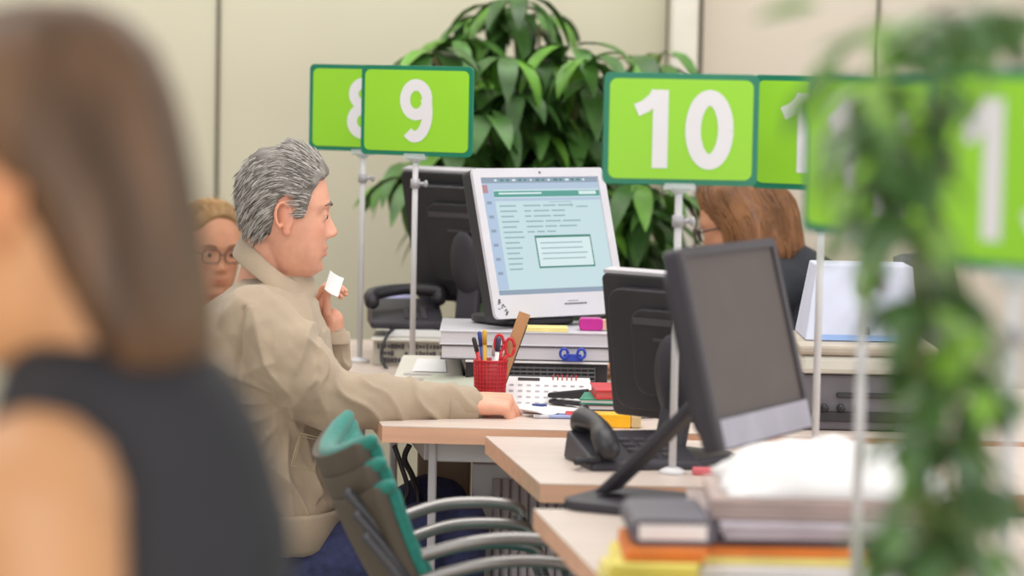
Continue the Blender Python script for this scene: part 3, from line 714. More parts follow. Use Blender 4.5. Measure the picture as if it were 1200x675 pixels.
z = stack((A0.x, 3.93, .74), [
 ('pale yellow paper stack lying lowest at the left front of the heap', M_ylw, (.12, .2, .030), .05, -.005, 0),
 ('yellow-green paper stack above the lowest pale yellow stack', mat('lime_yellow', '#dccf62', .6), (.115, .2, .020), -.05, .0, .01),
 ('flat orange folder under the slate binder', M_or, (.105, .19, .015), .02, .01, .03)], 'paper_stack')
t = thing('ring_binder', 'slate-grey ring binder on top of the yellow stacks', 'binder', (A0.x+.02, 4.0, z), .03)
b = MB(); b.prism([(x, y+.0) for x, y in rrect(.034, .115, .0165, 6)], -.1, .1, Matrix.Translation((0, 0, .0175)) @ Matrix.Rotation(PI/2, 4, 'X') @ Matrix.Rotation(PI/2, 4, 'Z')); b.build('cover', M_gb, t)
b = MB(); b.box((0, .0, .0175), (.09, .202, .02)); b.build('pages', M_paper, t)
A1 = at(930, 668, 3.98)
z1 = stack((A1.x, 4.02, .74), [
 ('pinkish paper stack lowest in the wide middle pile', M_pk, (.30, .24, .018), .0, .02, 0),
 ('white paper stack second in the wide middle pile', M_paper, (.31, .22, .022), .03, .02, 0),
 ('thin yellow sheet bundle in the wide middle pile', M_ylw, (.27, .22, .010), -.02, -.02, 0),
 ('thin orange folder crossing the wide middle pile', M_or, (.25, .21, .011), .02, -.03, 0),
 ('dark folder lying on the orange folder', M_gb, (.22, .20, .009), -.04, -.01, .02),
 ('lilac-grey paper stack above the dark folder', mat('lilac_grey', '#bab2bc', .7), (.27, .24, .020), .05, .03, .03),
 ('brownish-pink paper stack below the white wrapping', mat('rosy_paper', '#b6a29c', .7), (.28, .24, .028), -.03, .03, .06)], 'paper_stack')
# crumpled white wrapping
def crumple(label, c, d, m, seed, name='paper_wrapping', cat='paper'):
    b = MB(); N = 26; rr = random.Random(seed); off = Vector((seed*3.1, seed*1.7, 0)); R_ = []
    vs = []; fs = []
    for i in range(N+1):
        for j in range(N+1):
            u, v = i/N*2-1, j/N*2-1; e = (1-abs(u)**4)*(1-abs(v)**4)
            h = d[2]*e*(.8+.35*noise.noise(Vector((u*2, v*2, 0))+off)+.1*noise.noise(Vector((u*5, v*5, 1))+off))
            edge = 1+.10*noise.noise(Vector((u*3, v*3, 4))+off)
            vs.append((u*d[0]/2*edge, v*d[1]/2*edge, max(.0012, h)))
    n2 = len(vs)
    for i in range(N):
        for j in range(N): a = i*(N+1)+j; fs.append((a, a+N+1, a+N+2, a+1))
    b.add(vs, fs, True); o = b.build(name, m, fix=False); s = o.modifiers.new('s', 'SOLIDIFY'); s.thickness = .0012; s.offset = -1; o.location = c; return tag(o, label, cat)
p = at(975, 560, 4.15)
crumple('large crumpled white paper heaped on the wide middle pile', (p.x-.005, 4.12, z1), (.31, .30, .066), M_paper, 1)
p = at(890, 600, 4.45)
z2 = stack((at(895, 600, 4.45).x, 4.46, .74), [
 ('pale paper stack behind the wide middle pile', M_pk, (.26, .2, .05), .0, .02, 0)], 'paper_stack')
crumple('crumpled white paper lying behind the large crumpled heap', (at(920, 560, 4.45).x, 4.46, z2), (.22, .2, .05), M_paper, 3)
p = onz(840, 585)
crumple('clear crumpled plastic sleeve beside the slate-grey binder', (p.x-.04, p.y-.22, .7405), (.05, .08, .05), mat('cloudy_plastic', '#cfc8c4', .3, alpha=.75), 5, 'plastic_sleeve', 'plastic sleeve')
b = MB(); b.prism(rrect(.04, .03, .006), 0, .012); o = b.build('eraser', mat('pink_eraser', '#d46a72', .5), bevel=.003); o.location = onz(818, 556)+Vector((.01, .0, 0)); tag(o, 'small pink eraser on the desk beside the monitor foot', 'eraser')

# ------------------------------------------------------------------ chairs
M_teal = mat('teal_fabric', '#1f7d71', .85, var=.08, scale=120, bump=.2, bscale=400, sheen=.3)
M_shell = mat('brown_grey_shell', '#544b40', .6, var=.04)
def make_chair(label, arms=True):
    """faces local +X, origin on the floor under the seat centre"""
    t = thing('stacking_chair', label, 'chair', (0, 0, 0), 0)
    b = MB(); b.prism(rrect(.42, .43, .07), .405, .445); b.build('seat', M_teal, t, bevel=.015, seg=3)
    def back(xoff, th, grow=0.):
        b = MB(); N = 14; H = 12
        def P(u, v, o):
            y = u*(.170+grow)*(1-.08*(1-v)); z = .445 - grow + (.275+2*grow)*v + .04*(abs(u)**2.2)*v**3
            x = -.150 - .155*v**1.25 + .050*(u*u) - .020*math.sin(PI*v) + o
            return Vector((x, y, z))
        vs = []; fs = []
        for o in (xoff, xoff-th):
            for j in range(H+1):
                for i in range(N+1): vs.append(P(i/N*2-1, j/H, o))
        n1 = (N+1)*(H+1)
        for s in (0, 1):
            for j in range(H):
                for i in range(N): a = s*n1+j*(N+1)+i; f = (a, a+1, a+N+2, a+N+1); fs.append(f if s == 0 else f[::-1])
        for j in range(H):
            for i in (0, N): a = j*(N+1)+i; f = (a, a+n1, a+n1+N+1, a+N+1); fs.append(f if i == 0 else f[::-1])
        for i in range(N):
            for j in (0, H): a = j*(N+1)+i; f = (a, a+1, a+1+n1, a+n1); fs.append(f if j == 0 else f[::-1])
        b.add(vs, fs, True); return b
    back(.012, .022).build('backrest', M_teal, t, bevel=.008)
    back(-.0105, .024, -.002).build('back_shell', M_shell, t, bevel=.004)
    b = MB(); P = []
    for i in range(15):
        u = i/7-1; P.append((-.150-.155+.050*u*u-.006, u*.168, .72+.04*abs(u)**2.2))
    b.tube(P, [.012]+[.016]*13+[.012], 10, rnd=True); b.build('top_roll', M_teal, t)
    for s in (-1, 1):
        y = s*.20
        P, R = smoothpts([(.12, y, .40), (.17, y, .2), (.20, y, .012)], .011, 5); b = MB(); b.tube(([(.045, y, .585), (.075, y, .51)] if arms else []) + P, .011, 10); b.build('leg', M_metald, t)
        P, R = smoothpts([(-.16, y, .40), (-.205, y, .2), (-.24, y, .012)], .011, 5); b = MB(); b.tube([(-.165, y, .47)]+P, .011, 10); b.build('leg', M_metald, t)
        if arms:
            P, R = smoothpts([(.052, y, .58), (.04, y, .598), (-.02, y, .606), (-.10, y, .60), (-.20, s*.178, .57)], .012, 6); b = MB(); b.tube(P, .0105, 12); b.build('armrest', mat('steel_arm', '#8f8c8b', .35, .8, var=.03), t)
        b = MB(); b.tube([(-.17, y, .40), (.13, y, .40)], .011, 10); b.build('seat_rail', M_metald, t)
        b = MB(); P, R = smoothpts([(-.17, y, .40), (-.185, s*.18, .50), (-.235, s*.172, .60), (-.30, s*.155, .68)], .010, 6); b.tube(P, .010, 10); b.build('back_upright', M_metald, t)
    return t
ch0 = make_chair('uppermost teal chair of the blurred stack before the desk')
GX, GY = .04, 4.95
STK = [(0, 'lowest teal chair of the blurred stack before the desk'), (1, 'middle teal chair of the blurred stack before the desk'), (2, 'uppermost teal chair of the blurred stack before the desk')]
for k, lab in STK:
    c = ch0 if k == 2 else copy_tree(ch0)
    c.location = (GX - .016*k, GY + .012*k, .034*k); c.rotation_euler = (0, 0, .17); c['label'] = lab; c['group'] = 'stacked teal chairs'
plain = make_chair('dark-framed chair the grey-haired man sits on', False); chm = plain; chm.location = (-.47, 5.96, 0); chm.scale = (1.1, 1.1, .80)
chw = copy_tree(plain); chw.location = (-.25, 2.16, 0); chw.rotation_euler = (0, 0, PI); chw.scale = (1.1, 1.1, 1.25); chw['label'] = 'chair under the blurred person in the left foreground'

# ------------------------------------------------------------------ people: shared builders
def head_grid(M, rows, feat, hair=None, NT=120, NZ=90, inflate=0, mask=None):
    z0, z1 = rows[-1][0], rows[0][0]; tab = sorted([(r[0], r[1], r[2], r[3]) for r in rows])
    R = []
    for j in range(NZ+1):
        u = j/NZ; z = z0 + (z1-z0)*(.5-.5*math.cos(PI*u))*.999
        xf, xb, bw = interp(tab, z, 1), interp(tab, z, 2), interp(tab, z, 3)
        xc, a = (xf+xb)/2, (xf-xb)/2; ring = []
        for k in range(NT):
            th = 2*PI*k/NT; c, s = math.cos(th), math.sin(th)
            x = xc + a*math.copysign(abs(c)**.88, c); y = bw*math.copysign(abs(s)**.9, s)
            if mask is None:
                if c > 0: x += feat(y, z)
            else:
                h = mask(x, y, z)
                n = Vector((c, s, (z-.02)/.11)).normalized() if z > .02 else Vector((c, s, 0))
                d = lerp(-.006, 1, h) if h <= 0 else lerp(-.006, hair(x, y, z), h)
                if h <= 0: d = -.006
                x, y, zz = x+n.x*d, y+n.y*d, z+n.z*d
                ring.append(M @ Vector((x, y, zz))); continue
            ring.append(M @ Vector((x, y, z)))
        R.append(ring)
    return R
def g(x, s): return math.exp(-(x/s)**2)
def std_feat(k=1., nose=.021, brow=.004):
    def f(y, z):
        d = 0
        zn = (z+.036)/.045
        if -.046 < z < .012:
            prof = interp([(-.050, 0), (-.045, .35), (-.040, .82), (-.034, 1), (-.026, .92), (-.012, .55), (.0, .28), (.012, 0)], z)
            wd = interp([(-.045, .013), (-.034, .0135), (-.02, .0095), (.0, .0065), (.012, .007)], z)
            d += nose*prof*g(y, wd)
            d += .006*g(abs(y)-.013, .006)*g(z+.038, .008)
        for s in (-1, 1):
            d -= .0125*g(y-s*.031, .016)*g(z-.001, .010)
            d += .003*g(y-s*.030, .02)*g(z-.019, .006)*brow/.004
            d += .003*g(y-s*.045, .018)*g(z+.022, .014)
        d += .006*g(z+.0625, .0045)*g(y, .019) + .0065*g(z+.0755, .0050)*g(y, .018) - .0015*g(z+.069, .0022)*g(y, .024)
        d -= .003*g(z+.086, .006)*g(y, .018); d += .006*g(z+.102, .011)*g(y, .018)
        return d*k
    return f
BASE_ROWS = [(.118, .004, -.012, .004), (.116, .022, -.032, .020), (.110, .040, -.055, .040), (.098, .055, -.072, .056), (.082, .066, -.083, .067), (.060, .074, -.091, .0745), (.035, .0795, -.094, .078), (.020, .0825, -.094, .077), (.006, .079, -.092, .075),
 (-.015, .077, -.086, .073), (-.035, .0775, -.076, .070), (-.055, .077, -.064, .066), (-.075, .0755, -.054, .061), (-.09, .071, -.046, .056), (-.105, .068, -.040, .048), (-.116, .058, -.034, .038), (-.124, .040, -.025, .024), (-.127, .02, -.01, .008)]
def ear(mb, M, s, x=-.005, z=-.005, yb=.074):
    # rim, lobe, concha as overlapping tubes/ellipsoids
    R = (M.to_3x3() @ Matrix.Rotation(s*.25, 3, 'Z') @ Matrix.Rotation(-.15, 3, 'Y'))
    c = M @ Vector((x, s*(yb+.004), z))
    mb.ell(c, (.012, .0055, .024), R, 14, 10)
    pts = []
    for k in range(15):
        a = math.radians(-150 + 300*k/14 + 80); pts.append(M @ (Vector((x-.003, s*(yb+.009), z+.004)) + Matrix.Rotation(-.15, 3, 'Y') @ Vector((.0155*math.cos(a), s*-.004*math.cos(a), .026*math.sin(a)))))
    mb.tube(pts, .0042, 8, rnd=True)
    mb.ell(M @ Vector((x+.004, s*(yb+.006), z-.026)), (.008, .005, .009), R, 10, 8)
def hand(mb, wrist, fwd, pdir, side, curl, sc_=1., spread=.06, thumb_curl=.5):
    """fwd along the hand, pdir = out of the palm, side = towards the thumb"""
    f = Vector(fwd).normalized(); p = Vector(pdir); p = (p - f*p.dot(f)).normalized(); s = Vector(side); s = (s - f*s.dot(f) - p*s.dot(p)).normalized()
    W = Vector(wrist); k = sc_
    # palm as overlapping fingers' metacarpals
    for i, off in enumerate((.030, .010, -.010, -.029)):
        K = W + f*.088*k*(1-.03*i*(i > 1)) + s*off*k
        mb.tube([W + s*off*.55*k, W + f*.04*k + s*off*.85*k, K], [.0145*k, .0145*k, .0115*k], 12, rnd=True)
    lens = ((.042, .026, .020), (.046, .030, .021), (.043, .028, .021), (.034, .021, .018))
    for i, off in enumerate((.030, .010, -.010, -.029)):
        q = W + f*.088*k*(1-.03*i*(i > 1)) + s*off*k; d = (f + s*spread*(1.5-i)*.5).normalized()
        ang = 0; pts = [q]; c3 = curl if isinstance(curl, (tuple, list)) else (curl, curl, curl*.6)
        for L, ca in zip(lens[i], c3):
            ang += ca*(1+.05*i); dd = d*math.cos(ang) + p*math.sin(ang); q = q + dd*L*k; pts.append(q)
        r = [.0100*k, .0088*k, .0080*k, .0068*k]
        mb.tube(pts, r, 10, rnd=True)
    q = W + f*.022*k + s*.022*k + p*.008*k
    d1 = (f*.75 + s*.62 + p*.25).normalized(); a = q + d1*.042*k
    d2 = (f*.95 + s*(.25-.3*thumb_curl) + p*(.2+.3*thumb_curl)).normalized(); b_ = a + d2*.032*k
    d3 = (f*.9 - s*.3*thumb_curl + p*(.2+.5*thumb_curl)).normalized(); c_ = b_ + d3*.024*k
    mb.tube([q, a, b_, c_], [.0135*k, .0115*k, .0098*k, .0078*k], 10, rnd=True)
def eyes(M, root, off, mi='#4a3626', yy=.031, xx=.0625, look=0.0):
    for s in (-1, 1):
        c = M @ Vector((xx, s*yy, .0)); R = M.to_3x3()
        b = MB(); b.use(mat('eye_white', '#d9d2cc', .25)); b.ell(c, (.0118, .0118, .0118), R, 20, 14)
        b.use(mat('iris_brown', mi, .2)); b.ell(c + R @ Vector((.0088, look*s, -.001)), (.0040, .0066, .0066), R, 14, 8)
        b.build('eye', None, root, off=off)
        b = MB()  # brow
        P = [M @ Vector((.0815 - .013*(q/8)**2 - (.002 if q == 0 else 0), s*(.014+.036*q/8), .020+.004*math.sin(PI*q/8))) for q in range(9)]
        b.tube(P, [.0018, .0028, .003, .003, .0028, .0025, .002, .0015, .001], 6); BR.append((b, s))
def lids(mb, M, yy=.031, xx=.0625):
    for s in (-1, 1):
        c = M @ Vector((xx-.0004, s*yy, .0026)); R = M.to_3x3() @ Matrix.Rotation(-.25, 3, 'Y')
        mb.ell(c, (.0130, .0140, .0105), R, 18, 10)
        c = M @ Vector((xx-.0012, s*yy, -.0065)); mb.ell(c, (.0120, .0135, .0070), R, 18, 10)
BR = []
def brows(m, root, off):
    for b, s in BR: b.build('eyebrow', m, root, off=off)
    BR.clear()
def strands(root, M, n, surf, flow, L, rad, m, seed, lift=.3, name='hair_strands', off=None, wav=.15):
    rr = random.Random(seed); b = MB(); R3 = M.to_3x3(); tries = 0; c = 0
    while c < n and tries < n*20:
        tries += 1
        s = surf(rr)
        if s is None: continue
        p, nn = s; fl = flow(p); fl = (fl - nn*fl.dot(nn)*.85).normalized()
        l = L*rr.uniform(.6, 1.2); pts = []; d = (fl + nn*lift*rr.uniform(.3, 1.2) + Vector((rr.gauss(0, wav), rr.gauss(0, wav), rr.gauss(0, wav)))).normalized()
        q = p.copy()
        for k in range(5):
            pts.append(M @ q); q = q + d*l/4; d = (d - nn*lift*.28 + Vector((rr.gauss(0, wav*.5), rr.gauss(0, wav*.5), -.05))).normalized()
        r = rad*rr.uniform(.7, 1.3); b.tube(pts, [r, r, r*.9, r*.7, r*.2], 4, cap=False); c += 1
    return b
def face_col(M, lip=(.80, .55, .52), cheek=(1.0, .86, .82), stub=None):
    Mi = M.inverted()
    def f(co):
        p = Mi @ co; c = Vector((1, 1, 1))
        def mixc(t, q): 
            nonlocal c
            c = c.lerp(Vector(q), max(0, min(1, t)))
        if p.x > .0 and p.z > -.13 and p.z < .13:
            mixc(.6*g(abs(p.y)-.045, .02)*g(p.z+.03, .02)*(p.x > .03), cheek)
            mixc(.5*g(p.y, .018)*g(p.z+.036, .014)*(p.x > .075), cheek)
            if stub: mixc(.35*g(p.z+.09, .03)*(p.x > 0), stub)
            if p.x > .066: mixc(.95*g(p.z+.069, .009)**.7*g(p.y, .021) if abs(p.z+.069) < .012 else 0, lip)
        if p.z < .04 and p.z > -.05 and abs(p.y) > .0775 and abs(p.x+.01) < .035: mixc(.6, (1.0, .78, .72))
        return tuple(c)
    return f
def seated_body(mb, hipL, hipR, kneeL, kneeR, ankL, ankR, toe):
    for h, k_, a in ((hipL, kneeL, ankL), (hipR, kneeR, ankR)):
        limb(mb, [h, h.lerp(k_, .5), k_], [.080, .070, .056], 16)
        limb(mb, [k_, k_.lerp(a, .35), a], [.056, .055, .038], 14)
        limb(mb, [a, a + toe*.08 + Vector((0, 0, -.04)), a + toe*.18 + Vector((0, 0, -.055))], [.038, .036, .026], 12)
def loft_from(mb, rows, seg=28, ex=.9):
    """rows: (center Vector, half_x, half_y) horizontal rings"""
    R = []
    tab = rows
    for c, a, b_ in tab:
        R.append([c + Vector((a*math.copysign(abs(math.cos(2*PI*k/seg))**ex, math.cos(2*PI*k/seg)), b_*math.copysign(abs(math.sin(2*PI*k/seg))**ex, math.sin(2*PI*k/seg)), 0)) for k in range(seg)])
    return mb.rings(R)

# ------------------------------------------------------------------ the man
DM = 5.97
def mp(px, py, D=DM): return at(px, py, D)
root = thing('person', 'grey-haired man in a beige jacket sitting in profile with his fist on the desk', 'person', (mp(335, 600).x, DM, 0))
OFF = Vector(root.location)
HM = Matrix.Translation(at(338, 250, 5.95)) @ Matrix.Rotation(.10, 4, 'Z') @ Matrix.Rotation(.03, 4, 'Y') @ Matrix.Scale(1.04, 4)
body = MB()
MROWS = [(r[0], r[1]-.003, r[2]+.006, r[3]) for r in BASE_ROWS]
body.rings(head_grid(HM, MROWS, std_feat(nose=.022, brow=.006)))
lids(body, HM)
for s in (-1, 1): ear(body, HM, s, x=-.008, z=-.006, yb=.073)
nk0 = HM @ Vector((-.03, 0, -.05)); nk1 = at(312, 345, DM)
body.tube([nk0, nk0.lerp(nk1, .5)+Vector((.0, 0, 0)), nk1], [.054, .055, .066], 24, rnd=True)
body.tube([HM @ Vector((.012, 0, -.085)), HM @ Vector((-.008, 0, -.13)), at(322, 358, DM)], [.036, .042, .05], 18, rnd=True)
tors = [(352, 306, .05, .08), (372, 310, .08, .12), (400, 312, .105, .15), (450, 315, .11, .16), (520, 322, .10, .15), (590, 324, .095, .155), (650, 326, .10, .16)]
loft_from(body, [(mp(px, py), a, b_) for py, px, a, b_ in tors])
shR, elR, wrR = mp(305, 392, 5.84), mp(385, 466, 5.80), mp(550, 475, 5.88)
shL, elL, wrL = mp(305, 392, 6.10), mp(376, 446, 6.16), mp(388, 376, 6.12)
limb(body, [shR, shR.lerp(elR, .5), elR, elR.lerp(wrR, .4), wrR], [.052, .050, .040, .034, .026], 16)
limb(body, [shL, shL.lerp(elL, .5), elL, elL.lerp(wrL, .5), wrL], [.052, .050, .042, .038, .027], 16)
hand(body, wrR + Vector((-.012, 0, .004)), (.97, .06, .0), (.12, .25, -.95), (0, 1, .1), (1.0, 1.1, .9), 1.02, .16, .8)
hand(body, wrL + Vector((0, 0, -.02)), (-.42, -.1, .9), (.85, -.1, .45), (.1, -1, .1), (1.0, 1.0, .5), .84, .04, .8)
hipR, hipL = mp(322, 674, 5.88), mp(322, 674, 6.06)
knR = mp(535, 612, 5.86); knL = mp(508, 606, 6.10); knR.z = .515; knL.z = .525
anR = knR + Vector((-.03, 0, 0)); anR.z = .10; anL = knL + Vector((-.14, 0, 0)); anL.z = .10
seated_body(body, hipL, hipR, knL, knR, anL, anR, Vector((1, 0, 0)))
fuse(body, 'body', M_skin, .003, 3, root, OFF, colfn=face_col(HM, stub=(.93, .88, .86)))
eyes(HM, root, OFF); brows(mat('grey_brow', '#6d625a', .8), root, OFF)
# hair
HL = [(-.12, -.060), (-.085, -.062), (-.055, -.056), (-.034, -.045), (-.028, -.01), (-.022, .022), (-.006, .034), (.010, .030), (.017, .004), (.020, -.012), (.027, -.010), (.033, .004), (.040, .036), (.052, .060), (.068, .066), (.09, .068)]
def mmask(x, y, z): return ss((z - interp(HL, x))/.012 + .0)
def mth(x, y, z): return .004 + .008*ss((z-.02)/.07) + .004*ss((.02-x)/.08) + .003*noise.noise(Vector((x, y, z))*55) + .0035*noise.noise(Vector((x*25, y*60, z*40)))
hb = MB(); hb.rings(head_grid(HM, MROWS, None, mth, 200, 130, mask=mmask))
hairm = mat('grey_hair', '#77716c', .75, var=.22, scale=45, stretch=(.35, 1, .8), bump=.6, bscale=140)
hob = hb.build('hair', hairm, root, off=OFF)
tabm = sorted([(r[0], r[1], r[2], r[3]) for r in MROWS])
def msurf(rr):
    z = -.06 + .178*math.sin(rr.random()*PI/2); th = rr.uniform(0, 2*PI); 
    xf, xb, bw = interp(tabm, z, 1), interp(tabm, z, 2), interp(tabm, z, 3); xc, a = (xf+xb)/2, (xf-xb)/2
    c, s = math.cos(th), math.sin(th); x = xc + a*math.copysign(abs(c)**.88, c); y = bw*math.copysign(abs(s)**.9, s)
    if mmask(x, y, z) < .6: return None
    n = Vector((c, s, max(0, (z-.02)/.11))).normalized(); return Vector((x, y, z)) + n*(mth(x, y, z)*.85), n
def mflow(p): return Vector((-1, .0, .25 - 1.1*ss((.02-p.x)/.09) - .4*ss((.05-p.z)/.08)))
lt = strands(root, HM, 4600, msurf, mflow, .026, .0009, None, 4, .16, wav=.09)
lt.build('light_strands', mat('silver_strands', '#c2bdb7', .6, var=.1), hob, off=OFF)
dk_ = strands(root, HM, 3200, msurf, mflow, .025, .0009, None, 9, .14, wav=.09)
dk_.build('dark_strands', mat('dark_grey_strands', '#6e6964', .6, var=.1), hob, off=OFF)
# jacket
M_jack = mat('beige_jacket', '#ab9983', .85, var=.05, scale=9, bump=.25, bscale=500, sheen=.2)
jk = MB()
jrows = [(322, 305, 330, .09), (333, 277, 352, .125), (345, 258, 362, .165), (362, 240, 374, .195), (385, 225, 384, .212), (420, 220, 390, .21), (470, 226, 392, .20), (520, 240, 394, .195), (555, 252, 398, .20), (585, 262, 402, .205), (600, 266, 400, .20)]
R_ = []
for py, xl, xr, dy in jrows:
    a, b_ = mp(xl, py), mp(xr, py); R_.append(((a+b_)/2, (b_.x-a.x)/2, dy))
loft_from(jk, R_, 36)
jk.tube([mp(330, 350, 5.97), mp(322, 300, 5.97)], [.07, .06], 20)
limb(jk, [mp(300, 378, 5.82), mp(335, 420, 5.795), mp(380, 463, 5.80), mp(425, 470, 5.82), mp(475, 473, 5.85), mp(545, 476, 5.88)], [.078, .083, .068, .058, .052, .041], 22)
limb(jk, [mp(303, 378, 6.12), mp(340, 420, 6.15), mp(372, 444, 6.16), mp(386, 408, 6.14), mp(388, 396, 6.13)], [.078, .074, .062, .046, .040], 20)
arm0, arm1 = mp(345, 425, 5.80), mp(550, 476, 5.88)
pit = mp(345, 475, 5.80)
def crz(u, p=2): return (1-abs(math.sin(u)))**p - .3
def jdisp(c, n):
    d = 0
    v = c - pit; rho = math.hypot(v.x, v.z); ph = math.atan2(v.z, v.x)
    w1 = noise.noise(c*7)*1.6; w2 = noise.noise(c*11 + Vector((5, 2, 1)))*1.2
    if c.y < 6.35:
        if v.x < .05: d += 1.25* .010*crz(ph*6.0 + w1*1.3 + .5)*ss((rho-.03)/.06)*math.exp(-((rho-.15)/.11)**2)
        d += 1.25* .011*crz((c.x*.9+c.z*.8)*32 + w1*2.2)*g(c.z-mp(380, 575).z, .065)*ss((c.x-mp(275, 500).x)/.1)
        # long soft folds over the back
        if c.x < mp(330, 500).x: d += 1.25* .006*crz((c.z*1.0 - c.x*.7)*22 + w1*2)*g(c.z-mp(240, 470).z, .16)
    if c.x > mp(395, 470).x and c.z > .70:
        u = c.x - mp(400, 470).x; d += 1.25* .0065*crz(u*46 + c.z*34 + w2*1.6)*(.35+.8*g(u-.19, .07)+.7*g(u-.03, .06))
    elif c.x > mp(305, 400).x and c.y < 5.90 and c.z > .70:
        t_ = (c-mp(310, 380)).dot(Vector((.68, 0, -.73))); q_ = (c-mp(310, 380)).dot(Vector((.73, 0, .68)))
        d += 1.25* .0055*crz(q_*38 + t_*12 + w2*2.0)*ss((t_-.02)/.08) + .0035*crz(t_*42 + w1*2)*ss((t_-.10)/.06)
    sx = mp(301, 400).x + .02*math.sin((c.z-1.0)*9)
    if c.y < 5.88 and c.z > mp(300, 455).z and c.z < mp(300, 350).z: d -= .007*g(c.x-sx, .004); d += .004*g(c.x-sx-.011, .006)
    d += .006*noise.noise(c*12) + .0025*noise.noise(c*30)
    return d
jko = fuse(jk, 'jacket', M_jack, .0045, 12, root, OFF, disp=jdisp)
# lower band of the jacket, tapering in
b = MB(); rr_ = []
for py, g_ in ((588, .012), (592, .014), (612, .014), (628, .008), (634, .002)):
    a, b2 = mp(264, py), mp(399, py); rr_.append(((a+b2)/2, (b2.x-a.x)/2+g_, .20+g_))
R_ = []
for c, a, b2 in rr_: R_.append([c + Vector((a*math.copysign(abs(math.cos(2*PI*k/72))**.9, math.cos(2*PI*k/72)), b2*math.copysign(abs(math.sin(2*PI*k/72))**.9, math.sin(2*PI*k/72)), 0))*(1) + Vector((0, 0, .0015*math.sin(k*2.1))) for k in range(72)])
b.rings(R_, cap=True); b.build('waist_band', M_jack, jko, off=OFF)
# cuff
b = MB(); d_ = (wrR - mp(475, 473, 5.85)).normalized(); c0 = mp(540, 476.5, 5.879)
b.tube([c0 - d_*.03, c0-d_*.028, c0 + d_*.0, c0 + d_*.026, c0 + d_*.029, c0+d_*.027], [.040, .0425, .042, .040, .038, .033], 24, cap=False); b.build('cuff', M_jack, jko, off=OFF)
b = MB(); b.tube([wrL + Vector((0, 0, -.045)), wrL+Vector((0, 0, -.022)), wrL + Vector((0, 0, -.020))], [.041, .039, .032], 20, cap=False); b.build('cuff', M_jack, jko, off=OFF)
# collar: folded band from front, round the nape
b = MB(); NC = 40; cols = []
for k in range(NC+1):
    a = math.radians(-150 + 300*k/NC)         # 0 = nape
    u = abs(a)/math.radians(150)
    cx_, cy_ = 322, 303
    bx_ = at(cx_, cy_, DM)
    dirv = Vector((-math.cos(a), math.sin(a), 0))
    rx, ry = .054, .076
    drop = .088*ss(u)**1.1
    top = bx_ + Vector((dirv.x*rx, dirv.y*ry, .045 - drop))
    fold = top + Vector((dirv.x*.010, dirv.y*.010, .003))
    low = top + Vector((dirv.x*.030, dirv.y*.030, -.040 - .018*u**3)) + Vector((.012*u**4, 0, 0))
    inn = top + Vector((-dirv.x*.006, -dirv.y*.006, -.05))
    cols.append([inn, top, fold, fold.lerp(low, .5)+dirv*.004, low])
b.rings(cols, closed=False, cap=False); o = b.build('collar', M_jack, jko, off=OFF, fix=False)
s_ = o.modifiers.new('s', 'SOLIDIFY'); s_.thickness = .004; s_.offset = 0; q_ = o.modifiers.new('q', 'SUBSURF'); q_.levels = 2; q_.render_levels = 2
# pocket flap with stitched outline
b = MB(); P = [mp(352, 508, 5.775), mp(376, 513, 5.785), mp(368, 552, 5.775), mp(341, 545, 5.765)]
b.tube(P+[P[0]], .0016, 6); P2 = [p_.lerp((P[0]+P[2])/2, .16) for p_ in P]; b.tube(P2+[P2[0]], .0010, 6); b.build('pocket_stitching', mat('jacket_stitch', '#a5967a', .9), jko, off=OFF)
# jeans and shoes
M_jean = mat('navy_denim', '#2e3358', .85, var=.15, scale=60, bump=.3, bscale=300)
jn = MB(); loft_from(jn, [(mp(328, 600), .09, .165), (mp(328, 630), .105, .18), (mp(330, 665), .115, .185), (mp(334, 710), .09, .16)])
for h, k_, a in ((hipL, knL, anL), (hipR, knR, anR)):
    limb(jn, [h, h.lerp(k_, .5)+Vector((0, 0, -.015)), k_], [.094, .084, .070], 18); limb(jn, [k_, k_.lerp(a, .4), a + Vector((0, 0, -.01))], [.068, .064, .058], 16)
def jnd(c, n): return .004*math.sin(c.x*55 + noise.noise(c*8)*3) * (1 if c.z > .4 else .4) + .003*noise.noise(c*20)
fuse(jn, 'jeans', M_jean, .007, 8, root, OFF, disp=jnd)
for a in (anL, anR):
    b = MB(); limb(b, [a+Vector((-.03, 0, -.045)), a + Vector((.06, 0, -.052)), a + Vector((.19, 0, -.062))], [.05, .048, .034], 16); b.box(a+Vector((.07, 0, -.094)), (.27, .085, .012)); b.build('shoe', M_black2, root, off=OFF)
# what he holds
o = sheet('paper_slip', 'small white paper slip held up in the man\'s raised hand', at(390, 333, 6.06), (.035, .045, 0), .5, M_paper, (1.2, .5), .004); o['category'] = 'paper'

# ------------------------------------------------------------------ glasses builder
def glasses(M, root, off, m, r=.0014, w=.024, h=.017, xx=.088, zz=-.002, sweep=.0):
    b = MB()
    for s in (-1, 1):
        P = [M @ Vector((xx-.006*(abs(y+s*.031)/.055)**2, y+s*.031, z+zz)) for y, z in rrect(2*w, 2*h, h*.75, 6)]; b.tube(P+[P[0]], r, 8)
    b.tube([M @ Vector((xx, -.009, zz+.004)), M @ Vector((xx+.003, 0, zz+.006)), M @ Vector((xx, .009, zz+.004))], r, 8)
    b.build('glasses_rims', m, root, off=off)
    for s in (-1, 1):
        b = MB(); b.tube([M @ Vector((xx-.008, s*.057, zz+.006)), M @ Vector((.04, s*.078, zz+.006)), M @ Vector((-.01, s*.081, zz+.004)), M @ Vector((-.025, s*.081, zz-.018))], r, 8); b.build('glasses_temple', m, root, off=off)

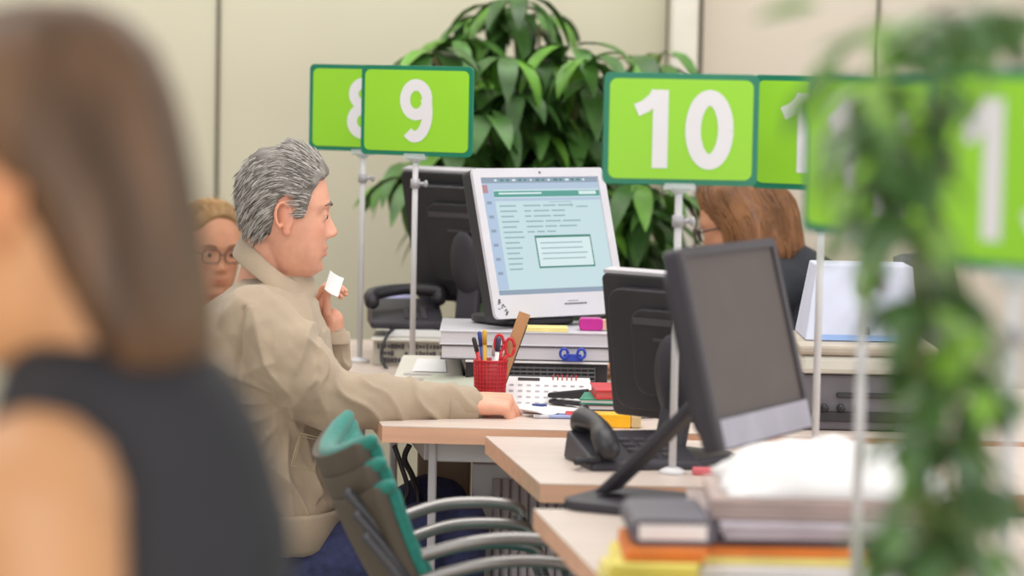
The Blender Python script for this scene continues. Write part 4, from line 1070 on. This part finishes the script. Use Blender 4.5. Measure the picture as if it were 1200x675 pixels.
# ------------------------------------------------------------------ woman with glasses behind the man
root = thing('person', 'person with glasses and red top seated behind the man\'s back', 'person', (at(232, 600, 7.75).x, 7.70, 0)); OFF = Vector(root.location)
HW = Matrix.Translation(at(247, 291, 7.42)) @ Matrix.Rotation(-1.12, 4, 'Z') @ Matrix.Rotation(.16, 4, 'Y') @ Matrix.Scale(.98, 4)
b = MB(); b.rings(head_grid(HW, BASE_ROWS, std_feat(nose=.016, brow=.002), NT=100, NZ=70)); lids(b, HW)
for s in (-1, 1): ear(b, HW, s)
nb = HW @ Vector((-.03, 0, -.22)); hips = Vector((nb.x-.05, nb.y+.30, .50))
b.tube([HW @ Vector((-.025, 0, -.06)), HW @ Vector((-.02, 0, -.14)), nb], [.052, .050, .07], 20, rnd=True)
limb(b, [nb+Vector((0, .02, -.06)), nb.lerp(hips, .5), hips], [.10, .12, .13], 20)
fwd = Vector((.35, -1, 0)).normalized(); sd = Vector((1, .35, 0)).normalized()
for s in (-1, 1):
    sh = nb + sd*s*.15 + Vector((0, .02, -.05)); el = sh + fwd*.06 + sd*s*.05 + Vector((0, 0, -.20)); wr = el + fwd*.2 - sd*s*.06 + Vector((0, 0, .0))
    el.z = max(el.z, .62); wr.z = .62
    limb(b, [sh, el, wr], [.055, .04, .028], 14); hand(b, wr, fwd, (0, 0, -1), -sd*s, (.3, .3, .2), .9)
hr_, hl_ = hips + sd*.09, hips - sd*.09
seated_body(b, hl_, hr_, hl_+fwd*.40+Vector((0, 0, .0)), hr_+fwd*.40, (hl_+fwd*.42)*1-Vector((0, 0, .40)), (hr_+fwd*.42)-Vector((0, 0, .40)), fwd)
fuse(b, 'body', M_skin_w, .0045, 3, root, OFF, colfn=face_col(HW, lip=(.82, .5, .48)))
eyes(HW, root, OFF, '#3d3a30'); brows(mat('brown_brow', '#7d5c3c', .8), root, OFF)
glasses(HW, root, OFF, mat('dark_rims', '#3a3236', .3), .0017)
HLW = [(-.12, -.075), (-.05, -.075), (-.03, -.04), (-.02, .02), (.0, .035), (.03, .045), (.045, .058), (.06, .068), (.075, .075), (.1, .08)]
def wmask(x, y, z): return ss((z - interp(HLW, x) - (.018*(1-(y/.045)**2) if x > .03 else 0)*ss((x-.03)/.03))/.012)
def wth(x, y, z): return .008 + .003*noise.noise(Vector((x*20, y*60, z*20)))
hb = MB(); hb.rings(head_grid(HW, BASE_ROWS, None, wth, 120, 80, mask=wmask))
hm2 = mat('light_brown_hair', '#a07b4c', .6, var=.2, scale=40, stretch=(.3, 1, .3), bump=.4, bscale=120)
hw_ = hb.build('hair', hm2, root, off=OFF)
tabw = sorted([(r[0], r[1], r[2], r[3]) for r in BASE_ROWS])
def wsurf(rr):
    z = rr.uniform(-.06, .117); th = rr.uniform(0, 2*PI); xf, xb, bw = interp(tabw, z, 1), interp(tabw, z, 2), interp(tabw, z, 3); xc, a = (xf+xb)/2, (xf-xb)/2
    c, s = math.cos(th), math.sin(th); x = xc + a*math.copysign(abs(c)**.88, c); y = bw*math.copysign(abs(s)**.9, s)
    if wmask(x, y, z) < .7: return None
    n = Vector((c, s, max(0, (z-.02)/.11))).normalized(); return Vector((x, y, z)) + n*.0085, n
strands(root, HW, 700, wsurf, lambda p: Vector((-1, 0, -.2)), .04, .0007, None, 5, .08, wav=.06).build('hair_strands', mat('honey_strands', '#b58d58', .6), hw_, off=OFF)
b = MB(); b.ell(HW @ Vector((-.115, 0, -.01)), (.035, .04, .04), HW.to_3x3()); b.build('bun', hm2, hw_, off=OFF)
tp = MB(); limb(tp, [nb+Vector((0, .02, -.045)), nb.lerp(hips, .5), hips], [.125, .145, .15], 24)
tp.tube([nb + Vector((0, 0, .03)), nb + Vector((0, 0, -.05))], [.062, .10], 20)
for s in (-1, 1):
    sh = nb + sd*s*.15 + Vector((0, .02, -.06)); el = sh + fwd*.06 + sd*s*.05 + Vector((0, 0, -.19)); limb(tp, [nb+Vector((0, .02, -.05)), sh, sh.lerp(el, .7), el], [.08, .074, .06, .05], 16)
fuse(tp, 'red_top', mat('red_knit', '#c0392f', .85, bump=.3, bscale=400), .007, 6, root, OFF, disp=lambda c, n: .004*noise.noise(c*16))
tr = MB()
for h_ in (hl_, hr_): limb(tr, [h_, h_+fwd*.40], [.1, .075], 16); limb(tr, [h_+fwd*.40, h_+fwd*.42-Vector((0, 0, .40))], [.07, .05], 14)
fuse(tr, 'trousers', M_black2, .008, 4, root, OFF)
chb = copy_tree(plain); chb.location = (hips.x, hips.y+.02, -.03+.03); chb.rotation_euler = (0, 0, math.atan2(fwd.y, fwd.x)); chb['label'] = 'chair under the person in the red top, behind the man'

# ------------------------------------------------------------------ auburn-haired woman behind the monitors
root = thing('person', 'auburn-haired person in a dark top seen from behind under sign 10', 'person', (at(905, 500, 7.35).x, 7.30, 0)); OFF = Vector(root.location)
HA = Matrix.Translation(at(862, 266, 7.22)) @ Matrix.Rotation(2.76, 4, 'Z') @ Matrix.Rotation(.25, 4, 'Y')
b = MB(); b.rings(head_grid(HA, BASE_ROWS, std_feat(nose=.016), NT=90, NZ=60)); lids(b, HA)
for s in (-1, 1): ear(b, HA, s)
fwd = Vector((-.87, .45, 0)).normalized(); sd = Vector((.45, .87, 0)).normalized()
nb = at(925, 312, 7.20); hips = nb - fwd*.10; hips.z = .52
b.tube([HA @ Vector((-.03, 0, -.05)), HA @ Vector((-.05, 0, -.10)), nb], [.052, .050, .06], 20, rnd=True)
limb(b, [nb+Vector((0, 0, -.08)), nb.lerp(hips, .5), hips], [.10, .115, .13], 20)
for s in (-1, 1):
    sh = nb + sd*s*.16 + Vector((0, 0, -.06)); el = sh + fwd*.10 + sd*s*.04 + Vector((0, 0, -.22)); wr = el + fwd*.22 + Vector((0, 0, .03))
    limb(b, [sh, el, wr], [.055, .042, .028], 14); hand(b, wr, fwd, (0, 0, -1), -sd*s, (.3, .4, .3), .9)
hr_, hl_ = hips + sd*.09, hips - sd*.09
seated_body(b, hl_, hr_, hl_+fwd*.40, hr_+fwd*.40, hl_+fwd*.38-Vector((0, 0, .42)), hr_+fwd*.38-Vector((0, 0, .42)), fwd)
fuse(b, 'body', M_skin_w, .005, 3, root, OFF, colfn=face_col(HA))
eyes(HA, root, OFF); BR.clear()
glasses(HA, root, OFF, mat('dark_rims', '#3a3236', .3), .0022, w=.026, h=.018, xx=.094)
def amask(x, y, z):
    return ss((z - interp([(-.12, -.2), (.0, -.2), (.02, -.02), (.05, .04), (.075, .07), (.1, .08)], x))/.02)
hb = MB()
def bob(M, mb, rows, seg=90, wave=.004, nfreq=26):
    R = []
    for z, xf, xb, bw, tw in rows:
        ring = []
        for k in range(seg):
            th = 2*PI*k/seg; c, s = math.cos(th), math.sin(th); xc, a = (xf+xb)/2, (xf-xb)/2
            q = 1 + (wave/.1)*noise.noise(Vector((c*nfreq/5, s*nfreq/5, z*5))) + (wave*.5/.1)*noise.noise(Vector((c*nfreq/2, s*nfreq/2, z*6)))
            ring.append(M @ Vector((xc + a*c*q, bw*s*q, z)))
        R.append(ring)
    return mb.rings(R)
HA2 = HA
bob(HA2, hb, [(.139, .0, -.02, .01, 0), (.134, .035, -.055, .04, 0), (.12, .06, -.085, .07, 0), (.095, .074, -.125, .092, 0), (.06, .070, -.142, .105, 0), (.03, .055, -.155, .112, 0), (.0, .036, -.158, .116, 0), (-.04, .03, -.155, .118, 0), (-.08, .02, -.152, .116, 0), (-.105, .0, -.142, .106, 0), (-.118, -.03, -.12, .085, 0)])
hm3 = mat('auburn_hair', '#7c5439', .5, var=.3, scale=30, stretch=(1, 1, .12), bump=.5, bscale=60)
ha_ = hb.build('hair', hm3, root, off=OFF)
rr = random.Random(12); st = MB()
brow_ = [(.12, .06, -.085, .07), (.095, .074, -.125, .092), (.06, .070, -.142, .105), (.03, .055, -.155, .112), (.0, .036, -.158, .116), (-.04, .03, -.155, .118), (-.08, .02, -.152, .116), (-.125, .0, -.142, .104)]
brow_s = sorted(brow_)
for _ in range(900):
    th = rr.uniform(0, 2*PI); z = rr.uniform(-.06, .12); P = []
    for k in range(6):
        zz = z - k*.014*rr.uniform(.9, 1.1); xf, xb, bw = interp(brow_s, zz, 1), interp(brow_s, zz, 2), interp(brow_s, zz, 3); th += rr.gauss(0, .02)
        q = 1.0+.03*rr.random(); P.append(HA2 @ Vector(((xf+xb)/2 + (xf-xb)/2*math.cos(th)*q, bw*math.sin(th)*q, zz)))
    st.tube(P, [.0009, .001, .001, .001, .0008, .0003], 4, cap=False)
st.build('hair_strands', mat('copper_strands', '#946740', .5, var=.2), ha_, off=OFF)
tp = MB(); limb(tp, [nb+Vector((0, 0, -.075)), nb.lerp(hips, .5), hips], [.135, .145, .155], 24)
tp.tube([nb + Vector((0, 0, .01)), nb + Vector((0, 0, -.05))], [.075, .11], 20)
for s in (-1, 1):
    sh = nb + sd*s*.16 + Vector((0, 0, -.06)); el = sh + fwd*.10 + sd*s*.04 + Vector((0, 0, -.22)); wr = el + fwd*.2 + Vector((0, 0, .03))
    limb(tp, [nb+Vector((0, 0, -.07)), sh, el, wr], [.085, .076, .055, .04], 16)
fuse(tp, 'dark_top', mat('dark_navy_knit', '#2d3038', .85, bump=.3, bscale=300), .007, 6, root, OFF, disp=lambda c, n: .004*noise.noise(c*14))
tr = MB()
for h_ in (hl_, hr_): limb(tr, [h_, h_+fwd*.40], [.1, .075], 16); limb(tr, [h_+fwd*.40, h_+fwd*.38-Vector((0, 0, .40))], [.07, .05], 14)
fuse(tr, 'trousers', M_black2, .008, 4, root, OFF)
# her office chair
t = thing('office_chair', 'grey office chair behind the auburn-haired person', 'chair', (hips.x, hips.y, 0), math.atan2(fwd.y, fwd.x))
b = MB(); b.prism(rrect(.46, .46, .1), .40, .45); b.build('seat', M_black2, t, bevel=.02, seg=3)
b = MB(); P = [Vector((-.26-.03*v-.04*math.sin(PI*v)+.05*u*u, u*.21*(1-.25*v**3), .52+.50*v)) for v in [k/12 for k in range(13)] for u in [q/6-1 for q in range(13)]]
fs = [(j*13+i, j*13+i+1, j*13+i+14, j*13+i+13) for j in range(12) for i in range(12)]
b.add(P, fs, True); o = b.build('backrest', mat('grey_mesh', '#6b6a70', .7, var=.15, scale=200), t); q_ = o.modifiers.new('s', 'SOLIDIFY'); q_.thickness = .03
b = MB(); b.tube([(0, 0, .40), (0, 0, .09)], .025, 16); b.build('gas_column', M_metald, t)
b = MB(); b.tube([(-.1, 0, .38), (-.28, 0, .42), (-.31, 0, .60)], .016, 10); b.build('back_bracket', M_metald, t)
for k in range(5):
    a = 2*PI*k/5; b = MB(); b.tube([(0, 0, .10), (.28*math.cos(a), .28*math.sin(a), .06)], [.022, .014], 10); l_ = b.build('base_arm', M_metald, t)
    b = MB(); b.tube([(.28*math.cos(a)-.01*math.sin(a), .28*math.sin(a)+.01*math.cos(a), .028), (.28*math.cos(a)+.01*math.sin(a), .28*math.sin(a)-.01*math.cos(a), .028)], .028, 16); b.build('castor', M_black, l_)

# ------------------------------------------------------------------ blurred foreground woman
root = thing('person', 'large blurred brown-haired person in a sleeveless black top at the left edge', 'person', (at(110, 500, 2.15).x, 2.15, 0)); OFF = Vector(root.location)
HF = Matrix.Translation(at(40, 225, 2.15)) @ Matrix.Rotation(2.95, 4, 'Z') @ Matrix.Rotation(.12, 4, 'Y')
b = MB(); b.rings(head_grid(HF, BASE_ROWS, std_feat(nose=.018), NT=90, NZ=60)); lids(b, HF)
for s in (-1, 1): ear(b, HF, s)
nb = at(105, 425, 2.16); hips = nb + Vector((.045, 0, 0)); hips.z = .62
b.tube([HF @ Vector((-.03, 0, -.05)), HF @ Vector((-.045, 0, -.11)), nb], [.052, .050, .06], 20, rnd=True)
limb(b, [nb+Vector((.0, 0, -.10)), nb.lerp(hips, .4)+Vector((.005, 0, 0)), nb.lerp(hips, .7), hips], [.10, .105, .10, .13], 20)
for s in (-1, 1):
    sh = nb + Vector((-.012, s*.165, -.075)); el = sh + Vector((.03, s*.03, -.28)); wr = el + Vector((-.24, 0, .02))
    limb(b, [sh, sh.lerp(el, .4), el, wr], [.060, .054, .042, .028], 18); hand(b, wr, (-1, 0, 0), (0, 0, -1), (0, -s, 0), (.3, .4, .3), .9)
hr_, hl_ = hips + Vector((0, .09, 0)), hips - Vector((0, .09, 0)); F_ = Vector((-1, 0, 0))
seated_body(b, hl_, hr_, hl_+F_*.40, hr_+F_*.40, hl_+F_*.42-Vector((0, 0, .52)), hr_+F_*.42-Vector((0, 0, .52)), F_)
fuse(b, 'body', M_skin_f, .005, 3, root, OFF, colfn=face_col(HF))
eyes(HF, root, OFF); BR.clear()
hb = MB()
bob(HF, hb, [(.137, .0, -.02, .01, 0), (.132, .035, -.055, .04, 0), (.118, .06, -.08, .07, 0), (.095, .078, -.098, .088, 0), (.06, .080, -.108, .098, 0), (.03, .042, -.112, .100, 0), (.0, .006, -.114, .100, 0), (-.04, -.016, -.116, .098, 0), (-.07, -.028, -.118, .092, 0), (-.10, -.04, -.120, .084, 0), (-.125, -.05, -.118, .07, 0), (-.14, -.06, -.10, .05, 0)])
hb.build('hair', mat('dark_brown_hair', '#5c422c', .55, var=.3, scale=24, stretch=(1, 1, .15), bump=.4, bscale=60), root, off=OFF)
tp = MB()
loft_from(tp, [(nb+Vector((.012, 0, .018)), .062, .085), (nb+Vector((.022, 0, -.01)), .085, .12), (nb+Vector((.028, 0, -.05)), .10, .135), (nb+Vector((.034, 0, -.12)), .115, .15), (nb+Vector((.035, 0, -.25)), .12, .155), (nb+Vector((.04, 0, -.40)), .115, .15), (hips+Vector((0, 0, .02)), .14, .17)], 32)
fuse(tp, 'black_top', mat('black_cotton', '#2c2b30', .85, bump=.2, bscale=300), .007, 8, root, OFF)
tr = MB()
for h_ in (hl_, hr_): limb(tr, [h_, h_+F_*.40], [.1, .075], 16); limb(tr, [h_+F_*.40, h_+F_*.42-Vector((0, 0, .50))], [.07, .05], 14)
fuse(tr, 'trousers', M_black2, .008, 4, root, OFF)

# ------------------------------------------------------------------ plants
def leafmat(name, hexc, rough=.42, tr_=.12):
    m = mat(name, hexc, rough, var=.25, scale=8, attr='Col'); return m
def leaf(mb, cols, base, d, up, L, W, droop, col, nl=6):
    d = d.normalized(); s = d.cross(up); 
    if s.length < 1e-3: s = d.orthogonal()
    s.normalize(); p = Vector(base); vs = []; n_ = s.cross(d)
    for k in range(nl+1):
        t = k/nl; wv = W*.5*(math.sin(PI*min(1, t**.8*.98+.02))**.8)*(1-.15*t) + .0008
        nn = s.cross(d).normalized(); f_ = .22*wv
        vs += [p + s*wv + nn*f_, p, p - s*wv + nn*f_]
        d = (d + Vector((0, 0, -1))*droop/nl).normalized(); p = p + d*L/nl
    fs = []
    for k in range(nl):
        a = 3*k; fs += [(a, a+1, a+4, a+3), (a+1, a+2, a+5, a+4)]
    mb.add(vs, fs, True); cols += [col]*len(vs)
def set_cols(o, cols):
    a = o.data.color_attributes.new('Col', 'FLOAT_COLOR', 'POINT')
    for i, c in enumerate(cols): a.data[i].color = (*c, 1)
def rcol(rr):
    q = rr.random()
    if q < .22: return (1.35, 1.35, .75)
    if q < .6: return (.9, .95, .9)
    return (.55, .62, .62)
rr = random.Random(21)
t = thing('potted_plant', 'large bushy green plant with long drooping leaves by the back wall', 'plant', (at(640, 400, 8.15).x, 8.15, 0)); OFF = Vector(t.location)
mb = MB(); cols = []; stems = MB(); crown = []
def whorl(px, py, D, n, L, W, droop, tiltup=.25, colf=None):
    c = at(px, py, D); a0 = rr.uniform(0, 6.28)
    crown.append(c)
    for k in range(n):
        a = a0 + 2*PI*k/n + rr.uniform(-.3, .3); el = rr.uniform(-.3, .9)*tiltup*2
        d = Vector((math.cos(a)*math.cos(el), math.sin(a)*math.cos(el), math.sin(el)))
        leaf(mb, cols, c + d*.015, d, Vector((0, 0, 1)), L*rr.uniform(.7, 1.2), W*rr.uniform(.8, 1.25), droop*rr.uniform(.7, 1.3), (colf or rcol)(rr))
spots = [(600, 8, 7), (575, 30, 8), (632, 28, 8), (545, 52, 7), (505, 62, 6), (590, 72, 9), (640, 78, 9), (680, 62, 6), (560, 100, 9), (610, 110, 10), (655, 118, 9), (690, 108, 6), (535, 95, 6),
 (580, 140, 9), (630, 150, 10), (675, 155, 8), (600, 182, 9), (650, 190, 9), (690, 195, 7), (565, 175, 7), (530, 180, 6), (505, 200, 5), (500, 190, 5), (720, 235, 7), (745, 222, 7), (765, 250, 7), (735, 270, 7), (760, 290, 7), (705, 265, 6), (728, 225, 6), (775, 225, 5), (640, 225, 7), (700, 230, 7), (620, 205, 7),
 (490, 215, 5), (480, 205, 3), (728, 75, 3), (768, 75, 5), (750, 110, 4), (775, 105, 4), (712, 95, 4)]
for px, py, n in spots:
    for _ in range(2): whorl(px + rr.uniform(-12, 12), py + rr.uniform(-10, 10), rr.uniform(7.75, 8.45), n, .185, .058, rr.uniform(1.2, 2.4))
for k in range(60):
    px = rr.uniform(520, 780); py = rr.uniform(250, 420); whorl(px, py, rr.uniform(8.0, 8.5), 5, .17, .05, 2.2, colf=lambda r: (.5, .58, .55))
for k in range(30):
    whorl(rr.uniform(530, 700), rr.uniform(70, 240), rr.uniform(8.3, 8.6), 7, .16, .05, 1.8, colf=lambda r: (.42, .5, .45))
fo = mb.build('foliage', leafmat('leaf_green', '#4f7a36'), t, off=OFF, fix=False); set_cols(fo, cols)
top = at(640, 420, 8.15)
for k, (px, py, n) in enumerate(spots[:22]):
    e = at(px, py, 8.15+rr.uniform(-.2, .2)); b0 = Vector((OFF.x + rr.uniform(-.05, .05), 8.15 + rr.uniform(-.05, .05), .35))
    mid = Vector((lerp(b0.x, e.x, .35), lerp(b0.y, e.y, .3), lerp(b0.z, e.z, .6))); P, R = smoothpts([b0, mid, e], [.009, .007, .003], 6); stems.tube(P, R, 6)
e = at(690, 90, 8.1); P, R = smoothpts([at(660, 130, 8.1), e, at(725, 68, 8.1), at(775, 68, 8.1)], .0035, 6); stems.tube(P, R, 6)
stems.build('stem', mat('brown_stem', '#6b5a3c', .8), t, off=OFF)
b = MB(); b.lathe([(.001, 0), (.15, 0), (.19, .36), (.20, .38), (.185, .38), (.18, .34), (.001, .34)], OFF, 32); b.build('pot', mat('terracotta_pot', '#8d6a50', .8), t, off=OFF)

# foreground plant at the right
t = thing('potted_plant', 'heavily blurred leafy plant hanging in front of the signs at the right', 'plant', (at(1105, 500, 2.46).x, 2.46, .74)); OFF = Vector(t.location)
mb = MB(); cols = []; rr = random.Random(5); 
def rc2(r):
    q = r.random()
    return (1.25, 1.4, .55) if q < .16 else ((.62, .74, .68) if q < .6 else (.40, .50, .50))
ctr = [(1035, 100), (1060, 130), (1030, 185), (1055, 230), (1060, 180), (1060, 90), (1100, 55), (1150, 15), (1185, 25), (1120, 20), (1025, 150), (1060, 270), (1072, 300), (1045, 300), (1100, 370), (1135, 385), (1100, 420), (1125, 440), (1140, 470), (1110, 480), (1095, 530), (1125, 540), (1140, 580), (1110, 590), (1085, 620), (1120, 640), (1145, 650), (1120, 360), (1110, 510), (1100, 340), (1100, 660), (1070, 660), (1110, 30), (1160, 45), (1195, 10), (1060, 120), (1065, 250), (1045, 140), (1040, 210), (1065, 200), (1070, 160), (1045, 260), (1090, 60), (1075, 40)]
for px, py in ctr:
    for _ in range(2 if py > 330 else 1): whorl(px+rr.uniform(-24, 6), py+rr.uniform(-14, 14), rr.uniform(2.36, 2.56), 5, .058, .026, 1.8, colf=rc2)
# sprays reaching left
for px, py, dx, dz in ((960, 8, -.9, .1), (945, 12, -.7, .0), (1035, 42, -.9, -.15), (1015, 48, -.8, .0), (975, 70, -.8, -1.0), (965, 90, -.7, -1.2), (985, 60, -.5, -.9), (945, 105, -.5, -1)):
    leaf(mb, cols, at(px, py, 2.44), Vector((dx, rr.uniform(-.3, .3), dz)), Vector((0, -.6, 1)), .045, .016, .4, (.75, .95, .5))
fo = mb.build('foliage', leafmat('muted_leaf_green', '#6b8a4d', .35), t, off=OFF, fix=False); set_cols(fo, cols)  # muted green base, tinted per leaf at random
stems = MB()
for px, py in ctr[::4]:
    e = at(px, py, 2.46); b0 = Vector((OFF.x + rr.uniform(-.03, .03), 2.46, .88)); mid = Vector((OFF.x+rr.uniform(-.03, .03), 2.46, lerp(.88, e.z, .6))); P, R = smoothpts([b0, mid, e], [.004, .003, .001], 6); stems.tube(P, R, 6)
stems.build('stem', mat('green_stem', '#6a7a45', .8), t, off=OFF)
b = MB(); b.lathe([(.001, 0), (.07, 0), (.09, .14), (.098, .155), (.085, .155), (.08, .13), (.001, .13)], OFF, 32); b.build('planter', mat('grey_planter', '#8b8b88', .7), t, off=OFF)

for o in bpy.data.objects:
    if o.parent or 'category' not in o: continue
    k = o.name.split('.')[0]
    gname = {'counter_number_sign': 'counter number signs on poles', 'computer_monitor': 'monitors on the office desks', 'office_desk': 'beech office desks',
             'document_binder': 'binders on the black computer', 'notebook': 'notebooks piled by the calendar', 'paper_stack': 'papers and folders heaped on the nearest desk',
             'pen': 'pens on the desk', 'paper_sheet': 'loose paper sheets', 'desk_telephone': 'black desk telephones'}.get(k)
    if gname and 'group' not in o: o['group'] = gname
